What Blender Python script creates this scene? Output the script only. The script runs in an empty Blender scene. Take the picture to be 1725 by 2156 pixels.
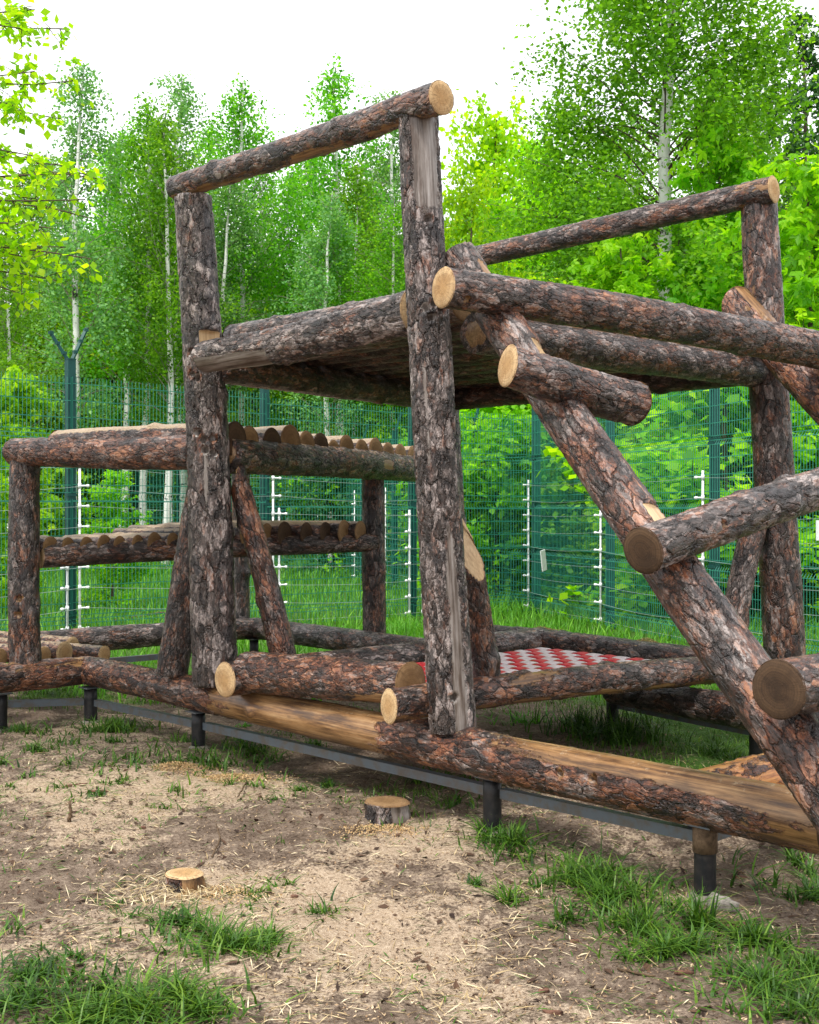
import bpy, math, random
import numpy as np
from mathutils import Vector, Matrix

random.seed(7)
rng = np.random.default_rng(7)
scn = bpy.context.scene
COL = scn.collection

# ------------------------------------------------------------------ camera, sky, sun, exposure
CAMZ = 1.6
F, CX, CY = 2515.0, 862.5, 1078.0          # focal length and centre of a 1725 x 2156 measuring grid
cam = bpy.data.cameras.new('camera')
cam.sensor_fit = 'HORIZONTAL'; cam.sensor_width = 24.0; cam.lens = F / 1725.0 * 24.0
cam.clip_end = 600.0
cam_o = bpy.data.objects.new('camera', cam); COL.objects.link(cam_o)
cam_o.location = (0, 0, CAMZ); cam_o.rotation_euler = (math.radians(90), 0, 0)
scn.camera = cam_o

SUN_EL, SUN_AZ = 62.0, -150.0              # soft sun behind the cloud, behind-left of the camera
world = bpy.data.worlds.new('World'); scn.world = world; world.use_nodes = True
wn = world.node_tree; wn.nodes.clear()
sky = wn.nodes.new('ShaderNodeTexSky'); sky.sky_type = 'NISHITA'; sky.sun_disc = False
sky.sun_elevation = math.radians(SUN_EL); sky.sun_rotation = math.radians(SUN_AZ)
sky.air_density = 1.0; sky.dust_density = 4.0
hs = wn.nodes.new('ShaderNodeHueSaturation'); hs.inputs['Saturation'].default_value = 0.2
wn.links.new(sky.outputs[0], hs.inputs['Color'])
mx = wn.nodes.new('ShaderNodeMixRGB'); mx.inputs[0].default_value = 0.85
wn.links.new(hs.outputs[0], mx.inputs[1]); mx.inputs[2].default_value = (7.3, 7.4, 7.6, 1)
bg = wn.nodes.new('ShaderNodeBackground'); bg.inputs['Strength'].default_value = 0.1
wn.links.new(mx.outputs[0], bg.inputs['Color'])
wo = wn.nodes.new('ShaderNodeOutputWorld'); wn.links.new(bg.outputs[0], wo.inputs[0])

sun = bpy.data.lights.new('sun', 'SUN'); sun.energy = 1.5; sun.angle = math.radians(12); sun.color = (1, 0.96, 0.9)
sun_o = bpy.data.objects.new('sun', sun); COL.objects.link(sun_o)
sd = Vector((math.sin(math.radians(SUN_AZ)) * math.cos(math.radians(SUN_EL)),
             math.cos(math.radians(SUN_AZ)) * math.cos(math.radians(SUN_EL)), math.sin(math.radians(SUN_EL))))
sun_o.rotation_euler = sd.to_track_quat('Z', 'Y').to_euler(); sun_o.location = (0, 0, 30)

scn.view_settings.view_transform = 'Standard'; scn.view_settings.look = 'None'
scn.view_settings.gamma = 1.0; scn.view_settings.use_curve_mapping = False
scn.view_settings.exposure = 1.33
scn.render.engine = 'CYCLES'
scn.cycles.max_bounces = 6; scn.cycles.transmission_bounces = 4; scn.cycles.diffuse_bounces = 3
scn.cycles.use_denoising = True


def at(px, py, Y):
    """point seen at grid position (px, py) at depth Y metres"""
    return np.array([(px - CX) / F * Y, Y, CAMZ - (py - CY) / F * Y])


# ------------------------------------------------------------------ numpy noise
def _h(ix, iy, iz, s):
    n = (ix * 374761393 + iy * 668265263 + iz * 2147483647 + s * 1274126177) & 0xFFFFFFFF
    n = ((n ^ (n >> 13)) * 1274126177) & 0xFFFFFFFF
    n = ((n ^ (n >> 16)) * 2246822519) & 0xFFFFFFFF
    return ((n ^ (n >> 15)) & 0xFFFFFF) / float(0xFFFFFF)


def vnoise(p, s=0):
    f = np.floor(p); i = f.astype(np.int64); t = p - f; t = t * t * (3 - 2 * t)
    x, y, z = i[..., 0], i[..., 1], i[..., 2]; u, v, w = t[..., 0], t[..., 1], t[..., 2]
    def L(a, b, k): return a + (b - a) * k
    return L(L(L(_h(x, y, z, s), _h(x + 1, y, z, s), u), L(_h(x, y + 1, z, s), _h(x + 1, y + 1, z, s), u), v),
             L(L(_h(x, y, z + 1, s), _h(x + 1, y, z + 1, s), u), L(_h(x, y + 1, z + 1, s), _h(x + 1, y + 1, z + 1, s), u), v), w)


def fbm(p, s=0, o=3):
    a, tot, r = 1.0, 0.0, 0.0
    for k in range(o):
        r = r + a * vnoise(p * (2 ** k), s + k * 17); tot += a; a *= 0.5
    return r / tot


def sstep(a, b, x):
    t = np.clip((x - a) / (b - a), 0, 1); return t * t * (3 - 2 * t)


def gz(x, y):
    """height of the ground"""
    x = np.asarray(x, float); y = np.asarray(y, float)
    p = np.stack([x, y, np.zeros_like(x)], -1)
    near = 1 - sstep(12, 20, y)
    z = (fbm(p * 0.9, 3, 3) - 0.5) * 0.16 * near + (fbm(p * 4.5, 9, 3) - 0.5) * 0.05 * near
    z = z - 0.07 * (1 - sstep(4.6, 6.4, y)) - 0.02
    z = z + 0.10 * np.exp(-((x - 1.25) ** 2 + (y - 5.1) ** 2) / 0.12) * 0.5 + 0.07 * np.exp(-((x + 1.45) ** 2 + (y - 7.9) ** 2) / 0.15)
    z = z + 0.10 * np.exp(-((x + 4.0) ** 2 + (y - 14) ** 2) / 9.0)
    return z


# ------------------------------------------------------------------ node helper
class G:
    def __init__(s, name):
        s.mat = bpy.data.materials.new(name); s.mat.use_nodes = True
        s.t = s.mat.node_tree; s.t.nodes.clear()
        s.out = s.t.nodes.new('ShaderNodeOutputMaterial')
    def n(s, typ, out=0, _props=None, **inp):
        nd = s.t.nodes.new(typ)
        for k, v in (_props or {}).items(): setattr(nd, k, v)
        for k, v in inp.items():
            k2 = k.replace('_', ' ')
            sock = nd.inputs[int(k[1:])] if (k[0] == 'i' and k[1:].isdigit()) else nd.inputs[k2]
            s.put(sock, v)
        return nd.outputs[out]
    def put(s, sock, v):
        if isinstance(v, bpy.types.NodeSocket): s.t.links.new(v, sock)
        else:
            if isinstance(v, (tuple, list)) and len(v) == 3 and sock.type == 'RGBA': v = (*v, 1)
            sock.default_value = v
    def m(s, op, a, b=0.0, c=0.0, clamp=False):
        return s.n('ShaderNodeMath', 0, {'operation': op, 'use_clamp': clamp}, i0=a, i1=b, i2=c)
    def v(s, op, a, b=(0, 0, 0)):
        return s.n('ShaderNodeVectorMath', 0, {'operation': op}, i0=a, i1=b)
    def mix(s, f, a, b, mode='MIX'):
        return s.n('ShaderNodeMixRGB', 0, {'blend_type': mode}, i0=f, i1=a, i2=b)
    def ramp(s, f, stops):
        nd = s.t.nodes.new('ShaderNodeValToRGB'); e = nd.color_ramp.elements
        while len(e) < len(stops): e.new(0.5)
        for k, (p, c) in enumerate(stops): e[k].position = p; e[k].color = (*c, 1)
        s.put(nd.inputs[0], f); return nd.outputs[0]
    def mr(s, x, a, b, c=0.0, d=1.0):
        return s.n('ShaderNodeMapRange', 0, {'interpolation_type': 'SMOOTHSTEP'}, i0=x, i1=a, i2=b, i3=c, i4=d)
    def noise(s, vec, scale, detail=4.0, rough=0.55, out=0):
        return s.n('ShaderNodeTexNoise', out, Vector=vec, Scale=scale, Detail=detail, Roughness=rough)
    def attr(s, name, out='Color'):
        nd = s.t.nodes.new('ShaderNodeAttribute'); nd.attribute_name = name; return nd.outputs[out]
    def sep(s, c):
        nd = s.t.nodes.new('ShaderNodeSeparateColor'); s.put(nd.inputs[0], c); return nd.outputs
    def bsdf(s, col, rough=0.8, spec=0.3, normal=None, metallic=0.0):
        nd = s.t.nodes.new('ShaderNodeBsdfPrincipled')
        s.put(nd.inputs['Base Color'], col); s.put(nd.inputs['Roughness'], rough)
        nd.inputs['Specular IOR Level'].default_value = spec; nd.inputs['Metallic'].default_value = metallic
        if normal is not None: s.put(nd.inputs['Normal'], normal)
        return nd.outputs[0]
    def bump(s, h, dist=0.01, strength=1.0):
        return s.n('ShaderNodeBump', 0, Height=h, Distance=dist, Strength=strength)
    def done(s, shader, disp=None):
        s.t.links.new(shader, s.out.inputs['Surface'])
        if disp is not None:
            s.t.links.new(disp, s.out.inputs['Displacement']); s.mat.displacement_method = 'BOTH'
        return s.mat


def bark_mat(name, grey=1.0, redbias=0.0, wood=((.080, .036, .014), (.24, .125, .048), (.42, .265, .13)), scale=1.0, disp=0.011, rough=0.40):
    g = G(name)
    tc = g.t.nodes.new('ShaderNodeTexCoord').outputs['Object']
    rnd = g.n('ShaderNodeObjectInfo', 'Random')
    off = g.n('ShaderNodeCombineXYZ', 0, X=g.m('MULTIPLY', rnd, 31.0), Y=g.m('MULTIPLY', rnd, 17.0), Z=g.m('MULTIPLY', rnd, 53.0))
    sc_ = g.m('ADD', .95, g.m('MULTIPLY', g.m('FRACT', g.m('MULTIPLY', rnd, 7.31)), .5))
    base = g.v('ADD', g.v('MULTIPLY', tc, g.n('ShaderNodeCombineXYZ', 0, X=sc_, Y=sc_, Z=sc_)), off)
    w1 = g.n('ShaderNodeTexNoise', 'Color', Vector=base, Scale=9.0, Detail=5.0, Roughness=0.65)
    warped = g.v('ADD', base, g.v('MULTIPLY', g.v('SUBTRACT', w1, (.5, .5, .5)), (.075, .075, .10)))
    c1 = g.v('MULTIPLY', warped, (1, 1, .36))
    c2 = g.v('MULTIPLY', g.v('ADD', base, g.v('MULTIPLY', g.v('SUBTRACT', w1, (.5, .5, .5)), (.04, .04, .05))), (1, 1, .40))
    d1 = g.n('ShaderNodeTexVoronoi', 'Distance', {'feature': 'DISTANCE_TO_EDGE'}, Vector=c1, Scale=19.0 * scale)
    k1 = g.sep(g.n('ShaderNodeTexVoronoi', 'Color', Vector=c1, Scale=19.0 * scale))
    k2 = g.sep(g.n('ShaderNodeTexVoronoi', 'Color', Vector=c2, Scale=62.0 * scale))
    nf = g.noise(g.v('MULTIPLY', base, (1, 1, .45)), 110.0, 5.0, 0.68)
    nl = g.noise(base, 3.2, 4.0)
    nm = g.noise(g.v('MULTIPLY', base, (1, 1, .5)), 14.0, 4.0)
    # flaking layers: terraces of a stretched noise, coarse and fine
    t1 = g.m('MULTIPLY', g.noise(c2, 15.0 * scale, 4.0, .55), 9.0); f1 = g.m('FRACT', t1); l1 = g.m('FLOOR', t1)
    t2 = g.m('MULTIPLY', g.noise(g.v('ADD', c2, (3, 5, 7)), 40.0 * scale, 3.0, .55), 8.0); f2 = g.m('FRACT', t2); l2 = g.m('FLOOR', t2)
    s1 = g.mr(f1, 0.0, .30); s2 = g.mr(f2, 0.0, .35)
    ht = g.m('MULTIPLY', g.m('ADD', l1, s1), 1 / 9.0)
    ht2 = g.m('MULTIPLY', g.m('ADD', l2, s2), 1 / 8.0)
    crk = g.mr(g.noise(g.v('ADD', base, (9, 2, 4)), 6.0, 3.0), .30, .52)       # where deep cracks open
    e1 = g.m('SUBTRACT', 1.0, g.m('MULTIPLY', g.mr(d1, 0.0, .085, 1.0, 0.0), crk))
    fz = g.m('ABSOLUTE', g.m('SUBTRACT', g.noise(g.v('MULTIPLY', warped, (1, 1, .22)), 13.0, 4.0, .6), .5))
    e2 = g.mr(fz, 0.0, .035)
    h = g.m('ADD', g.m('MULTIPLY', ht, .95), g.m('ADD', g.m('MULTIPLY', ht2, .42), g.m('MULTIPLY', nf, .22)))
    h = g.m('SUBTRACT', h, g.m('ADD', g.m('MULTIPLY', g.m('SUBTRACT', 1.0, e1), .60), g.m('MULTIPLY', g.m('SUBTRACT', 1.0, e2), .30)))
    at_ = g.t.nodes.new('ShaderNodeAttribute'); at_.attribute_name = 'wear'
    A = g.sep(at_.outputs['Color']); fresh = at_.outputs['Alpha']
    val = g.m('ADD', g.m('MULTIPLY', k1[1], .26), g.m('ADD', g.m('MULTIPLY', k2[0], .22), g.m('ADD', g.m('MULTIPLY', nf, .42), g.m('MULTIPLY', ht2, .27))))
    greyc = g.ramp(val, [(.31, (.008, .006, .005)), (.47, (.034 * grey, .023 * grey, .018 * grey)), (.60, (.090 * grey, .068 * grey, .060 * grey)), (.78, (.33 * grey, .275 * grey, .255 * grey))])
    redc = g.ramp(val, [(.30, (.012, .005, .003)), (.47, (.055, .019, .010)), (.61, (.17, .057, .026)), (.80, (.36, .165, .085))])
    rm = g.m('ADD', g.m('MULTIPLY', g.m('SUBTRACT', nl, .5), 3.0), g.m('ADD', A[2], g.m('MULTIPLY', g.m('SUBTRACT', .47, ht), 3.2)))
    rm = g.m('ADD', rm, g.m('ADD', g.m('MULTIPLY', g.m('SUBTRACT', k2[2], .5), .9), redbias + .36), clamp=True)
    col = g.mix(rm, greyc, redc)
    black = g.mr(g.noise(g.v('MULTIPLY', warped, (1, 1, .6)), 9.0, 6.0, .68), .50, .60)
    col = g.mix(g.m('MULTIPLY', black, .78), col, (.013, .011, .012))
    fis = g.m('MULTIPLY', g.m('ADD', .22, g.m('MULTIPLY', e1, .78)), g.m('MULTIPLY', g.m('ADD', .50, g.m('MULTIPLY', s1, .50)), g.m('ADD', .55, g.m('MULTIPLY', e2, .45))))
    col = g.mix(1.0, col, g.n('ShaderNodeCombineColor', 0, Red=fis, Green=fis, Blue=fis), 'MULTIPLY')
    # bare wood
    st = g.noise(g.v('MULTIPLY', base, (1, 1, .03)), 55.0, 5.0, .65)
    st2 = g.noise(g.v('MULTIPLY', base, (1, 1, .22)), 8.0, 7.0, .68)
    wc = g.ramp(g.m('ADD', g.m('MULTIPLY', st, .50), g.m('MULTIPLY', st2, .55)), [(.34, tuple(.35 * c for c in wood[0])), (.45, wood[0]), (.54, wood[1]), (.70, wood[2])])
    stain = g.mr(g.noise(g.v('MULTIPLY', g.v('ADD', base, (4, 1, 8)), (1, 1, .16)), 12.0, 6.0, .65), .53, .66)
    wc = g.mix(g.m('MULTIPLY', stain, .72), wc, (.055, .030, .017))
    grn = g.noise(g.v('MULTIPLY', base, (1, 1, .02)), 170.0, 3.0, .6)
    wc = g.mix(g.mr(grn, .5, .7, 0, .45), wc, (.10, .06, .035))
    wc = g.mix(fresh, wc, g.ramp(st, [(.3, (.36, .21, .09)), (.7, (.64, .45, .24))]))
    pm = g.m('ADD', A[0], g.m('MULTIPLY', g.m('SUBTRACT', g.noise(g.v('MULTIPLY', warped, (1, 1, .35)), 9.0, 8.0, .72), .5), 1.7))
    pm = g.mr(pm, .47, .55)
    pm = g.m('MAXIMUM', pm, g.mr(g.m('ADD', fresh, g.m('SUBTRACT', nm, .5)), .35, .6))
    col = g.mix(pm, col, wc)
    # sawdust lying on top
    dn = g.m('ADD', A[1], g.m('MULTIPLY', g.m('SUBTRACT', g.noise(base, 20.0, 6.0, .7), .5), 1.1))
    dm = g.mr(dn, .48, .62)
    col = g.mix(g.m('MULTIPLY', dm, .85), col, g.ramp(nf, [(.3, (.24, .16, .09)), (.7, (.50, .37, .23))]))
    hh = g.m('ADD', g.m('MULTIPLY', h, g.m('SUBTRACT', 1.0, pm)), g.m('MULTIPLY', pm, g.m('MULTIPLY', st, .10)))
    hh = g.m('ADD', g.m('MULTIPLY', hh, g.m('SUBTRACT', 1.0, g.m('MULTIPLY', dm, .5))), g.m('MULTIPLY', dm, g.m('MULTIPLY', nf, .4)))
    dd = g.n('ShaderNodeDisplacement', 0, Height=hh, Midlevel=0.5, Scale=disp)
    ro = g.m('ADD', rough, g.m('MULTIPLY', g.m('SUBTRACT', nm, .5), .5))
    return g.done(g.bsdf(col, ro, .5), dd)


def endgrain_mat(name, c0, c1, line, crack=(.10, .055, .03)):
    g = G(name)
    tc = g.t.nodes.new('ShaderNodeTexCoord').outputs['Object']
    rnd = g.n('ShaderNodeObjectInfo', 'Random')
    wob = g.n('ShaderNodeTexNoise', 'Color', Vector=g.v('ADD', tc, g.n('ShaderNodeCombineXYZ', 0, X=g.m('MULTIPLY', rnd, 20.0), Y=rnd, Z=rnd)), Scale=9.0, Detail=3.0)
    p = g.v('ADD', g.v('MULTIPLY', tc, (1, 1, 0)), g.v('MULTIPLY', g.v('SUBTRACT', wob, (.5, .5, .5)), (.035, .035, 0)))
    r = g.n('ShaderNodeVectorMath', 'Value', {'operation': 'LENGTH'}, i0=p)
    ring = g.m('SINE', g.m('MULTIPLY', r, 620.0))
    ring2 = g.m('SINE', g.m('MULTIPLY', r, 230.0))
    sx = g.t.nodes.new('ShaderNodeSeparateXYZ'); g.put(sx.inputs[0], p)
    ang = g.m('ARCTAN2', sx.outputs[1], sx.outputs[0])
    cr = g.noise(g.n('ShaderNodeCombineXYZ', 0, X=g.m('MULTIPLY', ang, 2.4), Y=g.m('MULTIPLY', rnd, 9.0), Z=g.m('MULTIPLY', r, 2.0)), 3.0, 3.0, .7)
    ck = g.mr(g.m('ABSOLUTE', g.m('SUBTRACT', cr, .5)), 0.0, .035, 1.0, 0.0)
    ck = g.m('MULTIPLY', ck, g.m('MULTIPLY', g.mr(r, .004, .02), .38))
    saw = g.noise(g.v('MULTIPLY', tc, (6, 90, 1)), 4.0, 4.0, .7)
    blotch = g.noise(tc, 22.0, 5.0, .6)
    col = g.mix(g.mr(r, .02, .10), c0, c1)
    col = g.mix(g.m('MULTIPLY', g.mr(ring, -.2, 1.0), .35), col, line)
    col = g.mix(g.m('MULTIPLY', g.mr(ring2, .1, 1.0), .30), col, line)
    col = g.mix(g.mr(blotch, .52, .8, 0, .6), col, line)
    tone = g.m('MULTIPLY', g.m('FRACT', g.m('MULTIPLY', rnd, 13.7)), .22)
    col = g.mix(tone, col, line)
    col = g.mix(g.mr(g.noise(g.v('ADD', tc, g.n('ShaderNodeCombineXYZ', 0, X=g.m('MULTIPLY', rnd, 40.0), Y=0.0, Z=0.0)), 6.0, 4.0, .6), .5, .62, 0, .5), col, line)
    col = g.mix(g.mr(r, .085, .115, 0, .35), col, line)
    col = g.mix(ck, col, crack)
    hb = g.m('ADD', g.m('MULTIPLY', saw, .6), g.m('MULTIPLY', ck, -1.0))
    return g.done(g.bsdf(col, .8, .25, g.bump(hb, .003, .8)))


def plain_mat(name, col, rough=.6, spec=.4, metallic=0.0, var=.25, nscale=18.0, col2=None, bumpd=.001):
    g = G(name)
    tc = g.t.nodes.new('ShaderNodeTexCoord').outputs['Object']
    n1 = g.noise(tc, nscale, 6.0, .65)
    c2 = col2 or tuple(c * (1 - var) for c in col)
    c = g.mix(g.mr(n1, .4, .68), col, c2)
    ro = g.m('ADD', rough, g.m('MULTIPLY', g.m('SUBTRACT', n1, .5), .3))
    return g.done(g.bsdf(c, ro, spec, g.bump(g.noise(tc, nscale * 6, 4.0), bumpd, .6), metallic))


def leaf_mat(name, dark, mid, light, trans=.45, rough=.5, spec=.3):
    g = G(name)
    a = g.sep(g.attr('tint'))
    rnd = g.n('ShaderNodeObjectInfo', 'Random')
    c = g.ramp(a[0], [(0.0, dark), (.5, mid), (1.0, light)])
    c = g.n('ShaderNodeHueSaturation', 0, Color=c, Hue=g.m('ADD', .476, g.m('MULTIPLY', rnd, .022)), Value=g.m('ADD', .85, g.m('MULTIPLY', rnd, .3)), Saturation=1.0)
    d = g.bsdf(c, rough, spec)
    tcol = g.mix(1.0, c, (1.25, 1.2, .55), 'MULTIPLY')
    t = g.n('ShaderNodeBsdfTranslucent', 0, Color=tcol)
    mxs = g.n('ShaderNodeMixShader', 0, i0=trans, i1=d, i2=t)
    return g.done(mxs)


def tint_mat(name, stops, rough=.8, spec=.2):
    g = G(name)
    a = g.sep(g.attr('tint'))
    return g.done(g.bsdf(g.ramp(a[0], stops), rough, spec))


M = {}
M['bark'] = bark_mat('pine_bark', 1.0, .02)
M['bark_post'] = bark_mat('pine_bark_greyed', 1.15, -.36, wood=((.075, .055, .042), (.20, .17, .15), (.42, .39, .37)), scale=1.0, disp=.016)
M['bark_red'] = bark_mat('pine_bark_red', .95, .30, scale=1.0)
M['bark_dark'] = bark_mat('pine_bark_shade_dark', .68, .06, scale=1.15)  # bark toned down: shade from the deck above put into its colour
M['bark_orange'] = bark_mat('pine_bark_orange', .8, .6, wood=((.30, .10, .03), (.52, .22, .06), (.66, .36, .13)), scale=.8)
M['end'] = endgrain_mat('fresh_end_grain', (.50, .31, .14), (.66, .48, .27), (.34, .19, .08))
M['end_tan'] = endgrain_mat('tan_end_grain', (.25, .145, .06), (.33, .205, .10), (.15, .08, .034))
M['end_dark'] = endgrain_mat('weathered_end_grain', (.065, .036, .018), (.10, .058, .03), (.022, .013, .008))
M['steel_black'] = plain_mat('black_painted_steel', (.008, .0085, .010), .45, .3, 0, .4, 25, (.022, .019, .018))
M['steel_grey'] = plain_mat('grey_steel', (.095, .115, .135), .5, .45, .2, .35, 14, (.10, .085, .07))
M['fence_green'] = plain_mat('green_powder_coat', (.004, .060, .053), .55, .3, 0, .15, 8)
M['fence_wire'] = plain_mat('green_wire', (.025, .21, .145), .5, .4, 0, .1, 8)
M['white_plastic'] = plain_mat('white_plastic', (.82, .83, .84), .4, .4, 0, .06, 20)
M['strand'] = plain_mat('galvanised_strand', (.30, .37, .35), .4, .5, .3, .1, 20)
M['belt_red'] = plain_mat('red_belt', (.52, .018, .028), .55, .35, 0, .3, 30)
M['belt_white'] = plain_mat('white_belt', (.62, .54, .54), .6, .3, 0, .18, 25)
M['concrete'] = plain_mat('concrete', (.20, .175, .145), .9, .2, 0, .3, 30, bumpd=.004)
M['stone'] = plain_mat('grey_stone', (.30, .27, .24), .9, .2, 0, .4, 40, bumpd=.006)
M['twig'] = plain_mat('brown_twig', (.13, .085, .05), .85, .2, 0, .5, 40, bumpd=.003)
M['branch'] = plain_mat('dark_branch', (.10, .075, .055), .85, .2, 0, .4, 20)
M['pale_branch'] = plain_mat('pale_branch', (.30, .27, .22), .85, .2, 0, .4, 20)
M['barkchip'] = plain_mat('red_brown_bark', (.17, .085, .055), .8, .25, 0, .55, 45, bumpd=.006)
M['shavings'] = tint_mat('sawdust', [(0, (.28, .17, .07)), (.5, (.46, .30, .14)), (1, (.60, .44, .24))])
M['chips'] = tint_mat('ground_litter', [(0, (.028, .017, .013)), (.3, (.09, .05, .03)), (.55, (.22, .14, .08)), (.8, (.40, .28, .165)), (1, (.56, .43, .28))])
M['straw'] = tint_mat('dry_straw', [(0, (.20, .135, .06)), (.5, (.46, .35, .19)), (1, (.72, .62, .42))])
M['grass'] = leaf_mat('grass', (.014, .055, .008), (.045, .16, .014), (.17, .34, .035), .30, .45, .35)
M['meadow'] = leaf_mat('meadow_grass', (.03, .15, .012), (.07, .30, .02), (.17, .46, .04), .35, .5, .3)
M['birch_leaf'] = leaf_mat('birch_leaf', (.040, .19, .012), (.105, .39, .018), (.23, .57, .03), .6)
M['birch_hazed'] = leaf_mat('birch_leaf_hazed', (.08, .26, .08), (.15, .38, .12), (.24, .48, .15), .5)  # grey haze over the far birch mixed into its leaf colour
M['lime_leaf'] = leaf_mat('lime_leaf', (.14, .40, .008), (.28, .60, .010), (.50, .74, .02), .7)
M['green_leaf'] = leaf_mat('green_leaf', (.045, .20, .010), (.13, .41, .015), (.29, .60, .022), .6)
M['maple_leaf'] = leaf_mat('maple_leaf', (.07, .30, .006), (.19, .53, .008), (.40, .70, .014), .6)
M['dark_leaf'] = leaf_mat('dark_needles', (.012, .06, .018), (.028, .12, .028), (.065, .20, .045), .3)


def birch_bark():
    g = G('birch_bark')
    tc = g.t.nodes.new('ShaderNodeTexCoord').outputs['Object']
    n1 = g.noise(g.v('MULTIPLY', tc, (2.0, 2.0, 9.0)), 1.2, 6.0, .7)
    n2 = g.noise(g.v('MULTIPLY', tc, (1, 1, .5)), 2.2, 5.0, .7)
    m_ = g.m('MAXIMUM', g.mr(n1, .58, .63), g.mr(n2, .60, .66))
    c = g.mix(m_, g.ramp(g.noise(tc, 3.0), [(.3, (.66, .65, .62)), (.7, (.84, .83, .81))]), (.045, .04, .035))
    return g.done(g.bsdf(c, .75, .25))
M['birch_bark'] = birch_bark()


def ground_mat():
    g = G('forest_soil')
    tc = g.t.nodes.new('ShaderNodeTexCoord').outputs['Object']
    a = g.sep(g.attr('zone'))           # r sawdust / sand, g green, b damp dark soil
    n1 = g.noise(tc, 1.7, 6.0, .6); n2 = g.noise(tc, 9.0, 6.0, .65); n3 = g.noise(tc, 60.0, 5.0, .7); n4 = g.noise(tc, 230.0, 3.0, .7)
    soil = g.ramp(g.m('ADD', g.m('MULTIPLY', n2, .5), g.m('MULTIPLY', n3, .5)), [(.32, (.055, .037, .026)), (.45, (.145, .104, .075)), (.57, (.265, .20, .15)), (.75, (.42, .34, .265))])
    sand = g.ramp(g.m('ADD', g.m('MULTIPLY', n3, .6), g.m('MULTIPLY', n4, .4)), [(.32, (.26, .18, .115)), (.5, (.46, .345, .24)), (.70, (.72, .60, .455))])
    sm = g.m('ADD', a[0], g.m('ADD', g.m('MULTIPLY', g.m('SUBTRACT', n2, .5), 1.5), g.m('MULTIPLY', g.m('SUBTRACT', n3, .5), 1.2)))
    c = g.mix(g.mr(sm, .32, .72), soil, sand)
    dk = g.m('ADD', a[2], g.m('ADD', g.m('MULTIPLY', g.m('SUBTRACT', n1, .5), 1.0), g.m('MULTIPLY', g.m('SUBTRACT', n3, .5), 1.4)))
    c = g.mix(g.mr(dk, .36, .80, 0, .8), c, (.055, .037, .026))
    gr = g.m('ADD', a[1], g.m('MULTIPLY', g.m('SUBTRACT', n2, .5), .9))
    c = g.mix(g.mr(gr, .4, .65), c, g.ramp(n3, [(.3, (.035, .07, .014)), (.7, (.09, .19, .03))]))
    hb = g.m('ADD', g.m('MULTIPLY', n3, .7), g.m('ADD', g.m('MULTIPLY', n4, .25), g.m('MULTIPLY', n2, .8)))
    return g.done(g.bsdf(c, .92, .15, g.bump(hb, .03, .9)))
M['ground'] = ground_mat()


# ------------------------------------------------------------------ object helpers
def link(o, parent=None):
    COL.objects.link(o)
    if parent is not None: o.parent = parent
    return o


def mesh_np(name, V, Fc, mat, parent=None, loc=None, smooth=True, attrs=None, nverts=None):
    """V (n,3); Fc = list of int arrays (k, sides)"""
    me = bpy.data.meshes.new(name)
    V = np.ascontiguousarray(V, np.float32)
    me.vertices.add(len(V)); me.vertices.foreach_set('co', V.ravel())
    loops = np.concatenate([f.ravel() for f in Fc]).astype(np.int32)
    cnt = np.concatenate([np.full(len(f), f.shape[1], np.int32) for f in Fc])
    st = np.concatenate([[0], np.cumsum(cnt)[:-1]]).astype(np.int32)
    me.loops.add(len(loops)); me.loops.foreach_set('vertex_index', loops)
    me.polygons.add(len(cnt)); me.polygons.foreach_set('loop_start', st)
    me.polygons.foreach_set('loop_total', cnt)
    me.polygons.foreach_set('use_smooth', np.full(len(cnt), smooth))
    for an, arr in (attrs or {}).items():
        at_ = me.attributes.new(an, 'FLOAT_COLOR', 'POINT')
        a4 = np.ones((len(V), 4), np.float32); a4[:, :arr.shape[1]] = arr
        at_.data.foreach_set('color', a4.ravel())
    me.update(calc_edges=True)
    if mat is not None: me.materials.append(mat)
    o = bpy.data.objects.new(name, me)
    if loc is not None: o.location = loc
    return link(o, parent)


def tag(o, label=None, cat=None, group=None, kind=None):
    if label: o['label'] = label
    if cat: o['category'] = cat
    if group: o['group'] = group
    if kind: o['kind'] = kind
    return o


def thing(name, loc, label, cat, group=None, rz=0.0):
    o = bpy.data.objects.new(name, None); o.empty_display_size = .2
    o.location = loc; o.rotation_euler.z = rz; link(o)
    return tag(o, label, cat, group)


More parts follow.
